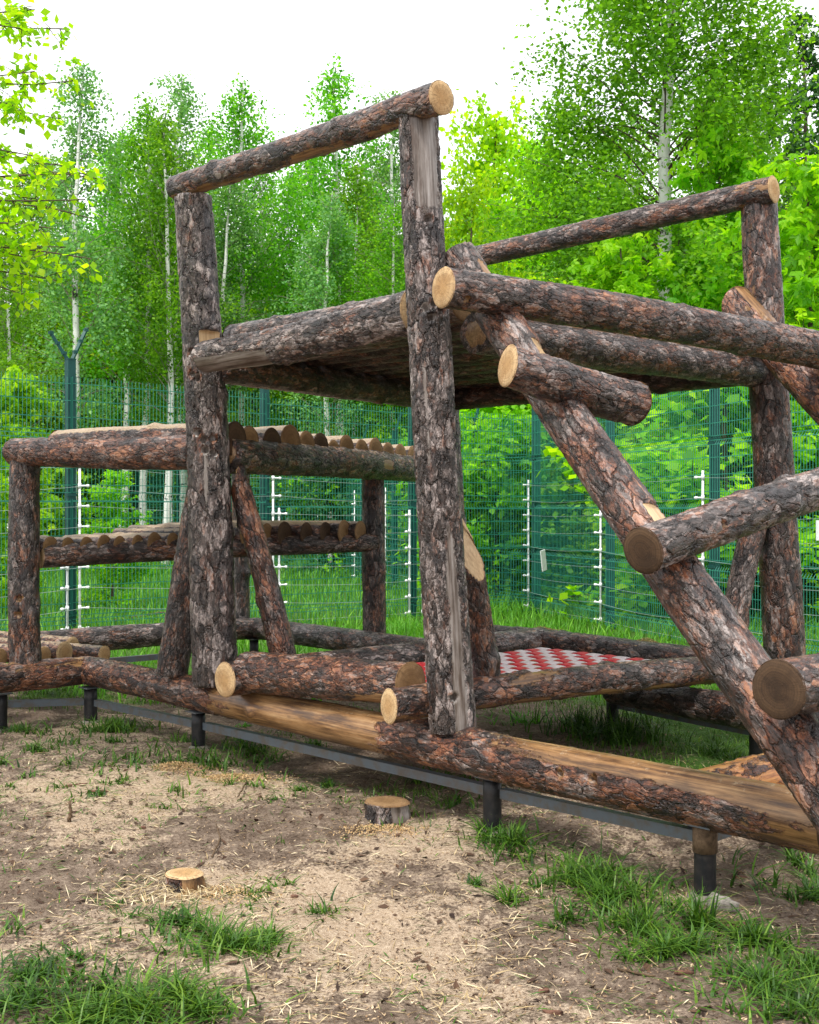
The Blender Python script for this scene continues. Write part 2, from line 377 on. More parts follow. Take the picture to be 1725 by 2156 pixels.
class MB:
    """collects simple solids into one mesh"""
    def __init__(s): s.V, s.Q, s.T, s.n = [], [], [], 0
    def add(s, v, q=None, t=None):
        s.V.append(np.asarray(v, float))
        if q is not None and len(q): s.Q.append(np.asarray(q) + s.n)
        if t is not None and len(t): s.T.append(np.asarray(t) + s.n)
        s.n += len(v)
    def box(s, c, d, R=None):
        v = np.array([[x, y, z] for x in (-.5, .5) for y in (-.5, .5) for z in (-.5, .5)]) * np.asarray(d)
        if R is not None: v = v @ np.asarray(R).T
        s.add(v + np.asarray(c), [[0, 1, 3, 2], [4, 6, 7, 5], [0, 4, 5, 1], [2, 3, 7, 6], [0, 2, 6, 4], [1, 5, 7, 3]])
    def tube(s, pts, r, n=6, caps=True):
        pts = np.asarray(pts, float); k = len(pts); r = np.broadcast_to(np.asarray(r, float), (k,))
        tg = np.gradient(pts, axis=0); tg /= np.linalg.norm(tg, axis=1)[:, None] + 1e-9
        ref = np.array([0, 0, 1.]) if abs(tg[:, 2]).mean() < .8 else np.array([1., 0, 0])
        a = np.cross(tg, ref); a /= np.linalg.norm(a, axis=1)[:, None] + 1e-9; b = np.cross(tg, a)
        th = np.arange(n) / n * 2 * np.pi
        v = pts[:, None] + r[:, None, None] * (np.cos(th)[None, :, None] * a[:, None] + np.sin(th)[None, :, None] * b[:, None])
        i = np.arange(k - 1)[:, None] * n + np.arange(n)[None]; j = np.arange(k - 1)[:, None] * n + (np.arange(n)[None] + 1) % n
        q = np.stack([i, j, j + n, i + n], -1).reshape(-1, 4)
        V = v.reshape(-1, 3); t = []
        if caps:
            V = np.vstack([V, pts[0], pts[-1]]); c0, c1 = k * n, k * n + 1
            for m_ in range(n):
                t.append([c0, (m_ + 1) % n, m_]); t.append([c1, (k - 1) * n + m_, (k - 1) * n + (m_ + 1) % n])
        s.add(V, q, t)
    def build(s, name, mat, parent=None, loc=None, smooth=False, attrs=None):
        Fc = []
        if s.Q: Fc.append(np.vstack(s.Q))
        if s.T: Fc.append(np.vstack(s.T))
        return mesh_np(name, np.vstack(s.V), Fc, mat, parent, loc, smooth, attrs)


# ------------------------------------------------------------------ logs
def frame_of(p0, p1):
    z = (p1 - p0) / np.linalg.norm(p1 - p0)
    x = np.cross([0, 0, 1.], z) if abs(z[2]) < .9 else np.cross([0, 1., 0], z)
    x /= np.linalg.norm(x); y = np.cross(z, x)
    return np.stack([x, y, z], 1)           # columns


LOGN = [0]
def log(name, root, p0, p1, r0, r1, mat='bark', ds=.016, ends=('', ''), bend=.012, lump=.06, peel=None, dust=0.0, red=0.0,
        holes=(), notches=(), cuts=(), tilt0=(0, 0), tilt1=(0, 0), label=None, knots=3):
    """one round log from p0 to p1; ends name the material of a visible cut end"""
    LOGN[0] += 1; seed = LOGN[0] * 13
    p0 = np.asarray(p0, float); p1 = np.asarray(p1, float); Rm = frame_of(p0, p1); L = np.linalg.norm(p1 - p0)
    rm = (r0 + r1) / 2; n = max(14, int(2 * np.pi * rm / ds)); k = max(4, int(L / (ds * 1.15)))
    th = np.arange(n) / n * 2 * np.pi; t = np.linspace(0, 1, k + 1)
    TH, T = np.meshgrid(th, t); cs, sn = np.cos(TH), np.sin(TH)
    z = T * L
    rad = r0 + (r1 - r0) * T
    P = np.stack([cs * .12, sn * .12, z], -1) + seed * 3.7
    rad = rad * (1 + lump * (fbm(P * np.array([9, 9, 2.2]), seed, 3) - .5) * 2)
    lr = np.random.default_rng(seed)
    for _ in range(knots):
        zt, a0 = lr.uniform(.1, .9) * L, lr.uniform(0, 2 * np.pi)
        da = (TH - a0 + np.pi) % (2 * np.pi) - np.pi
        rad = rad + lr.uniform(.008, .022) * np.exp(-((z - zt) ** 2 + (da * rm) ** 2) / (.045 ** 2))
    bx = bend * np.sin(np.pi * T) * lr.uniform(-1, 1) + bend * .6 * np.sin(2 * np.pi * T + 1) * lr.uniform(-1, 1) * np.sin(np.pi * T)
    by = bend * np.sin(np.pi * T) * lr.uniform(-1, 1)
    X = cs * rad; Y = sn * rad
    wear = np.zeros((k + 1, n, 4))
    # flat saw cuts by plane (point, normal in world)
    for (a, b, d, dist) in notches:                # between z=a..b, side d (world), cut back to dist from the axis
        ld = Rm.T @ np.asarray(d, float); ld = ld[:2] / np.linalg.norm(ld[:2])
        dot = X * ld[0] + Y * ld[1]; m_ = (z > a) & (z < b) & (dot > dist)
        ex = np.where(m_, dot - dist, 0); X = X - ex * ld[0]; Y = Y - ex * ld[1]
        wear[..., 3] = np.where(m_, 1, wear[..., 3])
    for (zh, d, rh) in holes:
        ld = Rm.T @ np.asarray(d, float); a0 = math.atan2(ld[1], ld[0])
        da = (TH - a0 + np.pi) % (2 * np.pi) - np.pi
        dd = np.sqrt((z - zh) ** 2 + (da * rm) ** 2)
        w_ = 1 - sstep(rh * .75, rh * 1.15, dd)
        X = X * (1 - w_ * .42); Y = Y * (1 - w_ * .42)
        wear[..., 0] = np.maximum(wear[..., 0], 1.6 * (dd < rh * 1.15)); wear[..., 2] = np.maximum(wear[..., 2], dd < rh * 1.7)
    X = X + bx; Y = Y + by
    zz = z.copy()
    w0 = 1 - sstep(0, min(3 * r0, L * .5), z); w1 = sstep(L - min(3 * r1, L * .5), L, z)
    zz = zz + w0 * (tilt0[0] * X + tilt0[1] * Y) + w1 * (tilt1[0] * X + tilt1[1] * Y)
    V = np.stack([X, Y, zz], -1)
    for (q, nn) in cuts:
        lq = Rm.T @ (np.asarray(q, float) - p0); ln = Rm.T @ (np.asarray(nn, float) / np.linalg.norm(nn))
        dot = (V - lq) @ ln; m_ = dot > 0
        V = V - np.where(m_, dot, 0)[..., None] * ln; wear[..., 3] = np.where(dot > -.002, 1, wear[..., 3])
    Wn = np.stack([cs, sn, np.zeros_like(cs)], -1) @ Rm.T
    W = V @ Rm.T + p0
    if peel is not None: wear[..., 0] = np.maximum(wear[..., 0], peel(T, Wn, W))
    wear[..., 1] = dust * sstep(.35, .9, Wn[..., 2])
    wear[..., 2] = np.maximum(wear[..., 2], red)
    i = np.arange(k)[:, None] * n + np.arange(n)[None]; j = np.arange(k)[:, None] * n + (np.arange(n)[None] + 1) % n
    q = np.stack([i, j, j + n, i + n], -1).reshape(-1, 4)
    Vf = V.reshape(-1, 3); Wf = wear.reshape(-1, 4)
    # close both ends
    c0, c1 = len(Vf), len(Vf) + 1
    Vf = np.vstack([Vf, V[0].mean(0), V[-1].mean(0)]); Wf = np.vstack([Wf, [[1.6, 0, 0, .5]] * 2])
    a = np.arange(n); b = (a + 1) % n
    fans = [] if ends[0] else [np.stack([np.full(n, c0), b, a], 1)]
    if not ends[1]: fans.append(np.stack([np.full(n, c1), k * n + a, k * n + b], 1))
    o = mesh_np(name, Vf, [q] + fans, M[mat], root, None, True, {'wear': Wf})
    o.location = Vector(p0) - (root.location if root else Vector((0, 0, 0)))
    o.rotation_mode = 'QUATERNION'; o.rotation_quaternion = Matrix([list(r) for r in Rm]).to_quaternion()
    if label: o['label'] = label
    for e, ring, sgn in ((ends[0], V[0], -1), (ends[1], V[-1], 1)):
        if not e: continue
        c = ring.mean(0); rr = np.linalg.norm(ring - c, axis=1)[:, None]
        outer = c + (ring - c) * (1 + .006 / rr); rings = [outer - [0, 0, sgn * .005]]
        for f_ in (.99, .66, .33): rings.append(c + (ring - c) * f_ + np.array([0, 0, sgn * (.0005 + .003 * (1 - f_))]))
        CV = np.vstack(rings + [c + [0, 0, sgn * .0035]]) - c
        qs = []
        for m_ in range(3):
            f4 = np.stack([m_ * n + a, m_ * n + b, (m_ + 1) * n + b, (m_ + 1) * n + a], 1); qs.append(f4 if sgn > 0 else f4[:, ::-1])
        tt = np.stack([3 * n + a, 3 * n + b, np.full(n, 4 * n)], 1); tt = tt if sgn > 0 else tt[:, ::-1]
        mesh_np('cut_end', CV, [np.vstack(qs), tt], M[e], o, Vector(c), True)
    return o


V3 = lambda *a: np.array(a, float)
U = V3(-.680, .733, 0); VV = V3(.733, .680, 0)

# ------------------------------------------------------------------ ground
def spaced(a0, a1, d, lo, hi, growth=1.18):
    xs = list(np.arange(a0, a1 + 1e-6, d)); s = d
    while xs[-1] < hi: s *= growth; xs.append(xs[-1] + s)
    s = d
    while xs[0] > lo: s *= growth; xs.insert(0, xs[0] - s)
    return np.array(xs)


gx = spaced(-3.2, 3.2, .028, -220, 220); gy = spaced(3.2, 10.5, .03, -25, 300)
GX, GY = np.meshgrid(gx, gy)
GZ = gz(GX, GY) + (fbm(np.stack([GX, GY, 0 * GX], -1) * 22, 31, 3) - .5) * .022 * (1 - sstep(9, 12, GY))
def zone(x, y):
    p = np.stack([x, y, 0 * x], -1)
    px = CX + x / np.maximum(y, .5) * F; py = CY + CAMZ / np.maximum(y, .5) * F
    # sandy path from the centre towards the lower right, sawdust by the log feet
    band = np.exp(-((x - (-.55 + (5.3 - y) * .75)) ** 2) / .16) * (1 - sstep(5.2, 6.0, y))
    r = .12 + .42 * band + .35 * sstep(.45, .7, fbm(p * 1.3, 41, 3)) + .30 * np.exp(-((x + 1.9) ** 2 + (y - 6.9) ** 2) / 1.1)
    for (cx, cy, rr, s) in ((-.90, 5.12, .16, .5), (-.05, 6.0, .12, .4), (-.6, 5.0, .14, .35), (-1.1, 7.2, .2, .4), (-2.3, 8.6, .6, .5)):
        r = r + s * np.exp(-((x - cx) ** 2 + (y - cy) ** 2) / rr)
    g_ = sstep(9.6, 12.5, y + (fbm(p * .8, 5, 3) - .5) * 3) + .75 * sstep(1.0, 2.2, x) * sstep(6.6, 7.6, y)
    g_ = g_ + .35 * sstep(.55, .75, fbm(p * 1.6, 77, 3)) * (y > 6.0)
    b_ = .45 * np.exp(-((x - .45) ** 2 + (y - 5.45) ** 2) / .12) + .4 * np.exp(-((x + 1.55) ** 2 + (y - 4.95) ** 2) / .16) + .35 * np.exp(-((x + .05) ** 2 + (y - 6.6) ** 2) / .5)
    b_ = b_ + .3 * np.exp(-((x - .0) ** 2 + (y - 4.0) ** 2) / .05)
    return np.stack([r, np.clip(g_, 0, 1), b_], -1)
ny, nx = GX.shape
idx = np.arange(ny * nx).reshape(ny, nx)
Q = np.stack([idx[:-1, :-1], idx[:-1, 1:], idx[1:, 1:], idx[1:, :-1]], -1).reshape(-1, 4)
ground = mesh_np('ground', np.stack([GX, GY, GZ], -1).reshape(-1, 3), [Q], M['ground'], None, None, True, {'zone': zone(GX.ravel(), GY.ravel())})
tag(ground, 'bare sandy forest soil strewn with sawdust and short grass', kind='structure')

# ------------------------------------------------------------------ the log climbing frame
ROOT = Vector((.2, 6.3, 0))
cf = thing('climbing_frame', ROOT, 'big climbing frame of barky pine logs with two decks on steel legs', 'climbing frame')
E, ET, ED = 'end', 'end_tan', 'end_dark'
cam_dir = V3(0, -1, 0)

# posts
Lb, Lt = at(455, 1440, 7.88), at(408, 416, 7.88)
Mb, Mt = at(954, 1538, 6.25), at(880, 238, 6.25)
Rb, Rt = at(1655, 1425, 8.57), at(1597, 418, 8.57)
Bb, Bt = at(958, 1340, 10.3), at(924, 560, 10.3)
hz = lambda p: p - V3(0, 0, 0)
Lh = lambda y: (y - 1440) / (416 - 1440) * np.linalg.norm(Lt - Lb)
Mh = lambda y: (y - 1538) / (238 - 1538) * np.linalg.norm(Mt - Mb)
Rh = lambda y: (y - 1425) / (418 - 1425) * np.linalg.norm(Rt - Rb)
log('post', cf, Lb, Lt, .148, .118, 'bark_post', .013, lump=.05,
    notches=[(Lh(733), Lh(703), (.72, -.7, 0), .092)],
    holes=[(Lh(y), (dx, -1, 0), .02) for y, dx in ((912, -.35), (928, -.05), (925, .55), (950, .05), (957, .5), (745, -.55), (790, -.6), (800, -.2))],
    peel=lambda T, N, W: .75 * np.exp(-((N[..., 0] - .0) ** 2) / .03) * np.exp(-((T - .42) ** 2) / .02) * (N[..., 1] < 0) + .4 * np.exp(-((N[..., 0] + .1) ** 2) / .02) * (T > .8))
log('post', cf, Mb, Mt, .118, .102, 'bark_post', .013, lump=.05,
    holes=[(Mh(y), (dx, -1, 0), .019) for y, dx in ((645, .35), (655, -.15), (662, .72), (674, .12), (1462, .1), (470, .3))],
    peel=lambda T, N, W: (1.1 * sstep(.77, .90, T) * sstep(-.75, -.1, N[..., 0]) * (1 - .6 * sstep(.7, .95, N[..., 0])) + .80 * np.exp(-((N[..., 0] - .4) ** 2) / .14) * (1 - sstep(.25, .45, T)) * (N[..., 1] < .3)
                          + .55 * np.exp(-((N[..., 0] + .35) ** 2) / .02) * np.exp(-((T - .5) ** 2) / .03)),
    label='post with its bark stripped to silver wood at the top')
foot = lambda b, t, z: b + (b - t) * (b[2] - z) / (t[2] - b[2])      # posts that reach the ground
log('post', cf, foot(Rb, Rt, -.08), Rt, .148, .124, 'bark_red', .017, lump=.05, peel=lambda T, N, W: .45 * np.exp(-((N[..., 0] + .8) ** 2) / .1) * sstep(.5, .8, T))
log('post', cf, foot(Bb, Bt, -.08), Bt, .125, .11, 'bark_post', .024)
L2b, L2t = at(55, 1412, 8.95), at(53, 968, 8.95)
log('post', cf, L2b, L2t, .112, .110, 'bark_dark', .017, holes=[(.55, (.0, -1, 0), .02), (.43, (-.1, -1, 0), .02)])
P3b, P3t = at(788, 1348, 10.8), at(786, 1005, 10.8)
log('post', cf, P3b, P3t, .106, .100, 'bark_dark', .02)
P4b, P4t = at(507, 1318, 12.0), at(507, 975, 12.0)
log('post', cf, P4b, P4t, .09, .088, 'bark_dark', .024)

# hand rails
log('rail', cf, at(372, 397, 8.02), at(931, 205, 6.05), .082, .081, 'bark', .014, ends=('', E), dust=.25, red=.15, bend=.02,
    peel=lambda T, N, W: .55 * sstep(.4, .9, -N[..., 2]) + .55 * np.exp(-((T - .86) ** 2) / .002) * (N[..., 2] > -.2), label='rail with a pale sawn end')
log('rail', cf, at(962, 549, 10.3), at(1631, 398, 8.4), .086, .090, 'bark', .017, ends=('', E), dust=.1, red=.1,
    peel=lambda T, N, W: .42 * np.exp(-((T - .5) ** 2) / .001) + .42 * sstep(.8, .92, T))

# right deck: edge log, beams, deck logs
Ld, Md, Rd, Bd = at(455, 760, 7.88), at(940, 670, 6.25), at(1600, 778, 8.57), at(950, 830, 10.3)
log('edge_log', cf, at(432, 752, 7.66), at(876, 656, 6.42), .102, .118, 'bark_post', .013, ends=('', E), lump=.09, bend=.03, knots=6,
    peel=lambda T, N, W: 1.3 * sstep(.0, .4, -N[..., 2]) * (1 - sstep(.2, .5, T)))
log('beam', cf, V3(*Ld[:2], 2.56) + .25 * V3(-.1, .0, 0) * 0, V3(*Bd[:2], 2.56), .11, .105, 'bark_dark', .024)
log('beam', cf, V3(*(Md[:2] + .22 * VV[:2]), 2.56), V3(*(Rd[:2] + V3(0, 0)), 2.60), .11, .105, 'bark', .017, lump=.08)
log('beam', cf, V3(*Bd[:2], 2.58), V3(*Rd[:2], 2.62), .10, .10, 'bark_dark', .024)
nd = 12
for q in range(nd):
    s = .085 + .88 * q / (nd - 1)
    a = V3(*(Ld[:2] + (Bd[:2] - Ld[:2]) * s), 2.755 if q else 2.77); b = V3(*(Md[:2] + (Rd[:2] - Md[:2]) * s), 2.755)
    d = (b - a) / np.linalg.norm(b - a)
    log('deck_log', cf, a - d * .08, b + d * (.02 if q else -.12), .104, .114, 'bark_dark' if q else 'bark', .024 if q else .015, dust=.45, ends=(ET, ET))

# climbing logs on the right
log('climbing_log', cf, at(945, 512, 6.40), V3(1.70, 3.86, .22), .098, .113, 'bark_red', .012, lump=.05, dust=.16, bend=.02, knots=4,
    cuts=[(at(952, 530, 6.30), (-.45, .2, .85))], notches=[(.98, 1.12, (.6, -.1, .8), .086), (2.12, 2.24, (.5, -.4, .7), .090)],
    peel=lambda T, N, W: .75 * np.exp(-((T - .29) ** 2) / .006) * sstep(.3, .8, N[..., 0] * .6 + N[..., 2] * .7) + .8 * np.exp(-((T - .12) ** 2) / .004) * sstep(-.2, .5, N[..., 0]))
log('climbing_log', cf, at(1556, 648, 8.50), at(1556, 648, 8.50) + 1.1 * (V3(1.70, 3.86, .22) - at(945, 512, 6.34)), .125, .13, 'bark_red', .018, red=.5, ends=(E, ''),
    holes=[(.17, (-.3, -.8, .4), .022), (.28, (.1, -.8, .4), .022), (.30, (-.5, -.8, .2), .022)], tilt0=(.4, -.6),
    peel=lambda T, N, W: 1.0 * (T < .12) * (N[..., 2] > .62))
A0, A1 = at(932, 605, 5.66), at(1725, 745, 7.72)
log('cross_log', cf, A0, A0 + (A1 - A0) * 1.25, .093, .122, 'bark_red', .013, ends=(E, ''), lump=.06, bend=.035, knots=5, tilt0=(.15, 0),
    holes=[(.65, (-.4, -.6, .8), .018), (.1, (0, -.8, -.5), .016)], label='long cross log with a pale oval cut end')
log('cross_log', cf, at(1068, 770, 5.24), at(1336, 850, 5.78), .090, .104, 'bark', .013, ends=(E, ET), red=.2, lump=.04, tilt0=(.35, 0), dust=.12,
    label='short cross log with a pale oval cut end')
log('cross_log', cf, at(1353, 1160, 4.62), V3(*(at(1353, 1160, 4.62) + 2.3 * VV)[:2], 1.87), .088, .094, 'bark', .012, ends=(ED, ''), bend=.03, knots=5, dust=.05,
    holes=[(.36, (-.5, -.2, .9), .02), (.46, (-.5, -.2, .9), .022), (.47, (.4, -.9, .1), .016)], label='cross log with a dark weathered cut end')
log('cross_log', cf, at(1639, 1452, 4.13), at(1639, 1452, 4.13) + 1.6 * VV + V3(0, 0, .0), .098, .105, 'bark_red', .013, ends=(ED, ''), label='cross log with a cracked brown cut end')

# base ring of logs
log('base_log', cf, at(178, 1410, 9.22), V3(1.672, 4.70, .365), .106, .122, 'bark_red', .013, ends=('', ED), dust=.42, red=.35, bend=.03, knots=6,
    holes=[(4.85, (-.6, -.7, .1), .018), (5.05, (-.6, -.7, .15), .018)],
    peel=lambda T, N, W: 0.82 * sstep(.20, .38, T) * (1 - sstep(.52, .66, T)) + .85 * sstep(.58, .82, T) * sstep(.1, .7, N[..., 2]) + .55 * sstep(.90, .97, T)
    - .25 * (T < .3), label='long front base log, peeled and pale in places')
log('base_log', cf, at(174, 1411, 9.16), at(-110, 1434, 8.55), .106, .11, 'bark_red', .015, dust=.4, red=.6, peel=lambda T, N, W: .45 * sstep(.0, .6, N[..., 2]))
log('base_log', cf, at(20, 1362, 10.2), at(548, 1322, 12.05), .112, .10, 'bark', .02, dust=.35)
log('base_log', cf, at(544, 1324, 11.95), at(905, 1374, 9.95), .102, .108, 'bark', .02, dust=.4)
log('base_log', cf, at(1290, 1452, 8.75), at(1800, 1540, 6.9), .10, .11, 'bark_dark', .022)
log('base_log', cf, V3(1.27, 5.30, .345), V3(2.6, 6.53, .345), .112, .112, 'bark_orange', .015, red=.6, peel=lambda T, N, W: .58 + 0 * T, label='base log of bright orange bare wood')

# red and white bench: four logs round a woven belt mat
s1 = at(473, 1432, 7.42)
log('bench_log', cf, s1, V3(*(s1 + 3.0 * VV)[:2], .58), .105, .105, 'bark', .014, ends=(E, ''), dust=.2, label='bench log with a pale round cut end', lump=.08, bend=.03)
s3 = at(818, 1487, 6.16)
log('bench_log', cf, s3, V3(*(s3 + 3.25 * VV)[:2], .50), .086, .098, 'bark_red', .013, ends=(E, ''), dust=.22, tilt0=(.28, 0), lump=.06, bend=.03,
    peel=lambda T, N, W: .6 * sstep(.2, .7, -N[..., 2]) + .5 * np.exp(-((T - .33) ** 2) / .01) * (N[..., 2] > .2), label='bench log with a pale oval cut end')
log('bench_log', cf, at(522, 1413, 7.50), at(866, 1443, 6.50), .125, .118, 'bark_red', .013, ends=('', ET), dust=.25, red=.35, lump=.09, knots=6,
    peel=lambda T, N, W: .75 * sstep(.55, .85, T) * sstep(.1, .6, -N[..., 2]))
log('bench_log', cf, at(1030, 1340, 9.85), at(1485, 1398, 8.3), .100, .104, 'bark_dark', .016, dust=.42)

mat_o = bpy.data.objects.new('woven_mat', None); link(mat_o, cf); mat_o.location = (0, 0, 0)
mat_o['label'] = 'red and white woven belt mat'
m0 = s1 + V3(0, 0, 0); mo = V3(-.84, 7.38, .565)         # near left corner of the mat
mu, mv = 1.34, 2.52; nu, nv = 11, 22                      # belts across and along
bu, bv = mu / nu, mv / nv
def belt(name, along, k, colour):
    n_other = nv if along == 'v' else nu
    step, wid = (bv, bu) if along == 'v' else (bu, bv)
    off = (k + .5) * (bu if along == 'v' else bv)
    tt = np.linspace(0, n_other, n_other * 6 + 1); s_ = tt * step
    par = k % 2
    h = .011 * np.sin(np.pi * tt) * (1 if par else -1) * (1 if along == 'v' else -1) - .05 * np.sin(np.pi * s_ / s_[-1]) * .6
    ww = wid * .92; vs = []
    for wq, dz in ((-.5, -.004), (-.25, .001), (.25, .001), (.5, -.004)):
        o2 = off + wq * ww
        pu = np.full_like(s_, o2) if along == 'v' else s_
        pv = s_ if along == 'v' else np.full_like(s_, o2)
        sag = -.035 * np.sin(np.pi * pu / mu) * np.sin(np.pi * pv / mv)
        hh = .011 * np.sin(np.pi * tt) * (1 if par else -1) * (1 if along == 'v' else -1) + sag + dz
        vs.append(mo - pu[:, None] * U + pv[:, None] * VV + hh[:, None] * V3(0, 0, 1))
    top = np.stack(vs, 1); bot = top - [0, 0, .004]
    A = np.concatenate([top, bot[:, ::-1]], 1)            # loop of 8
    kk = A.shape[0]; i = np.arange(kk - 1)[:, None] * 8 + np.arange(8); j = np.arange(kk - 1)[:, None] * 8 + (np.arange(8) + 1) % 8
    q = np.stack([i, j, j + 8, i + 8], -1).reshape(-1, 4)
    base = Vector(ROOT)
    mesh_np(name, A.reshape(-1, 3) - np.array(ROOT), [q], M[colour], mat_o, None, True)
for k in range(nu): belt('white_belt', 'v', k, 'belt_white')
for k in range(nv): belt('red_belt', 'u', k, 'belt_red')

# braces
log('brace', cf, at(600, 1392, 7.98), at(494, 985, 7.98), .086, .066, 'bark_dark', .016, cuts=[(at(492, 1010, 7.95), (-.95, -.1, .3))],red=.2)
log('brace', cf, at(362, 1418, 8.22), at(452, 900, 8.12), .106, .10, 'bark_dark', .017)
log('brace', cf, at(1027, 1452, 6.74), at(972, 1085, 6.50), .082, .076, 'bark_dark', .014, cuts=[(at(992, 1195, 6.52), (.52, -.62, .30))], label='brace with a long pale slanting saw cut')
log('brace', cf, at(1520, 1440, 8.25), at(1600, 1050, 8.5), .09, .088, 'bark', .02)

# left platform
Lw = V3(*(at(440, 0, 7.95)[:2]), 0)
log('beam', cf, at(28, 951, 8.98), at(415, 953, 7.95), .098, .116, 'bark_red', .013, red=.3, lump=.05, knots=4, bend=.02)
Bm0, Bm1 = at(474, 958, 7.98), at(880, 987, 11.2)
log('beam', cf, Bm0, Bm1, .122, .124, 'bark_dark', .018, dust=.5, peel=lambda T, N, W: .9 * np.exp(-((T - .72) ** 2) / .0015) * (np.abs(N[..., 2]) < .35) * (N[..., 0] > 0))
log('beam', cf, at(60, 950, 9.0), at(512, 965, 12.0), .10, .10, 'bark_dark', .026)
DL = V3(-.88, .475, 0)
xs = [482, 512, 559, 598, 633, 662, 690, 717, 750, 779, 806, 832, 858]
dia = [.30, .27, .28, .34, .29, .29, .22, .30, .27, .31, .27, .27, .26]
for q, (px, dm) in enumerate(zip(xs, dia)):
    k_ = (px - CX) / F; d = Bm1 - Bm0
    t_ = (k_ * Bm0[1] - Bm0[0]) / (d[0] - k_ * d[1]); p = Bm0 + d * t_
    p = V3(p[0], p[1], p[2] + .10 + (dm - .27) * .25)
    c_ = 'bark_red' if q == 0 else 'bark'
    log('deck_log', cf, p - DL * .06, p + DL * (1.62 if q else 1.55), dm * .38, dm * .36, c_, .02, ends=(ED if q in (0, 2, 5) else ET, ET), dust=.85)
b0, b1 = at(84, 1170, 9.05), at(788, 1142, 10.75)
log('beam', cf, b0, b1, .092, .080, 'bark', .015, ends=(E, E), dust=.5, lump=.07)
xs = [97, 134, 172, 211, 243, 281, 316, 355, 396, 450, 510, 553, 590, 636, 677, 716, 750]
for q, px in enumerate(xs):
    k_ = (px - CX) / F; d = b1 - b0; t_ = (k_ * b0[1] - b0[0]) / (d[0] - k_ * d[1]); p = b0 + d * t_
    rr = .062 + .030 * min(1, max(0, (px - 250) / 300)) + (.012 if q % 3 == 0 else 0)
    p = V3(p[0], p[1], p[2] + .068 + (.034 if px > 380 else 0))
    Ln = .10 + 1.62 * t_
    log('deck_log', cf, p - DL * .05, p + DL * Ln, rr, rr * .95, 'bark', .021, ends=(ED if q in (12, 13, 14) else ET, ''), dust=.75)
# ground level logs of the left corner
for (px, py, Y, rr, ln) in ((137, 1374, 9.42, .083, 1.9), (153, 1362, 9.9, .078, 1.8), (221, 1377, 9.50, .062, 1.0), (94, 1381, 9.30, .07, 1.6), (0, 1386, 9.05, .07, 1.6), (60, 1368, 9.75, .08, 1.8)):
    p = at(px, py, Y)
    log('floor_log', cf, p, p + DL * ln + V3(0, 0, 0), rr, rr, 'bark_red', .02, ends=(E, ''), dust=.6, red=.3)

# steel legs and rails
def leg(p, ztop, r=.046, collar=False):
    zb = float(gz(p[0], p[1]))
    o = MB(); a = np.linspace(zb - .3, ztop, 8); o.tube(np.stack([np.full(8, p[0]), np.full(8, p[1]), a], 1) - np.array(ROOT), r, 20)
    lo = o.build('steel_leg', M['steel_black'], cf, None, True)
    pl = MB(); pl.box(V3(p[0], p[1], ztop + .004) - np.array(ROOT), (.13, .13, .008), np.array([[.733, -.68, 0], [.68, .733, 0], [0, 0, 1]]))
    pl.build('top_plate', M['steel_grey'], lo)
    if collar:
        c = MB(); c.tube(np.array([[p[0], p[1], ztop - .115], [p[0], p[1], ztop - .005]]) - np.array(ROOT), r + .006, 14)
        c.build('wooden_collar', M['twig'], lo, None, True)
    ft = MB(); zz = np.array([zb - .1, zb + .0, zb + .022]); ft.tube(np.stack([np.full(3, p[0]), np.full(3, p[1]), zz], 1) - np.array(ROOT), [.12, .085, .05], 11)
    ft.build('concrete_footing', M['concrete'], lo, None, True)
    return lo
def onbase(px):
    k_ = (px - CX) / F; t_ = (.421 - k_ * 6.05) / (.68 + k_ * .733); return V3(.421 - .68 * t_, 6.05 + .733 * t_, 0)
Lg = [onbase(px) for px in (191, 418, 1037, 1485)]
for k, p in enumerate(Lg): leg(p, .255, .047 if k else .05, k == 3)
lg0 = V3(*at(2, 0, 8.86)[:2], 0); leg(lg0, .25)
lgR = V3(*at(1593, 0, 7.75)[:2], 0); leg(lgR, .24)
lgB = V3(*at(535, 0, 11.9)[:2], 0); leg(lgB, .33)
lgM = V3(*at(1290, 0, 8.9)[:2], 0); leg(lgM, .24)
lgX = V3(2.62, 6.5, 0); leg(lgX, .2)
def rail(a, b, z0, z1, gap=.05):
    d = b - a; L = np.linalg.norm(d); d = d / L; a = a + d * gap; b = b - d * gap
    p0 = V3(a[0], a[1], z0) - np.array(ROOT); p1 = V3(b[0], b[1], z1) - np.array(ROOT)
    sx = np.cross(d, [0, 0, 1.]);  sx = sx if sx[1] < 0 else -sx        # towards the viewer side
    prof = [(0, -.025), (0, .025), (-.05, .025), (-.05, .019), (-.006, .019), (-.006, -.025)]
    ring0 = np.array([p0 + sx * u + V3(0, 0, w) for u, w in prof]); ring1 = np.array([p1 + sx * u + V3(0, 0, w) for u, w in prof])
    i = np.arange(6); j = (i + 1) % 6
    o = MB(); o.add(np.vstack([ring0, ring1]), np.vstack([np.stack([i, j, j + 6, i + 6], 1), [[0, 1, 4, 5], [1, 2, 3, 4], [11, 10, 7, 6], [10, 9, 8, 7]]]))
    return o.build('steel_rail', M['steel_grey'], cf)
rail(lg0, Lg[0], .17, .15); rail(Lg[0], Lg[1], .145, .165); rail(Lg[1], Lg[2], .165, .18); rail(Lg[2], Lg[3], .18, .195)
rail(Lg[3], lgX, .19, .17); rail(lgM, lgR, .165, .165); rail(V3(*at(170, 0, 10.4)[:2], 0), V3(*at(345, 0, 10.9)[:2], 0), .28, .28)
rail(lg0 + V3(-1.6, -.5, 0), lg0, .16, .17)

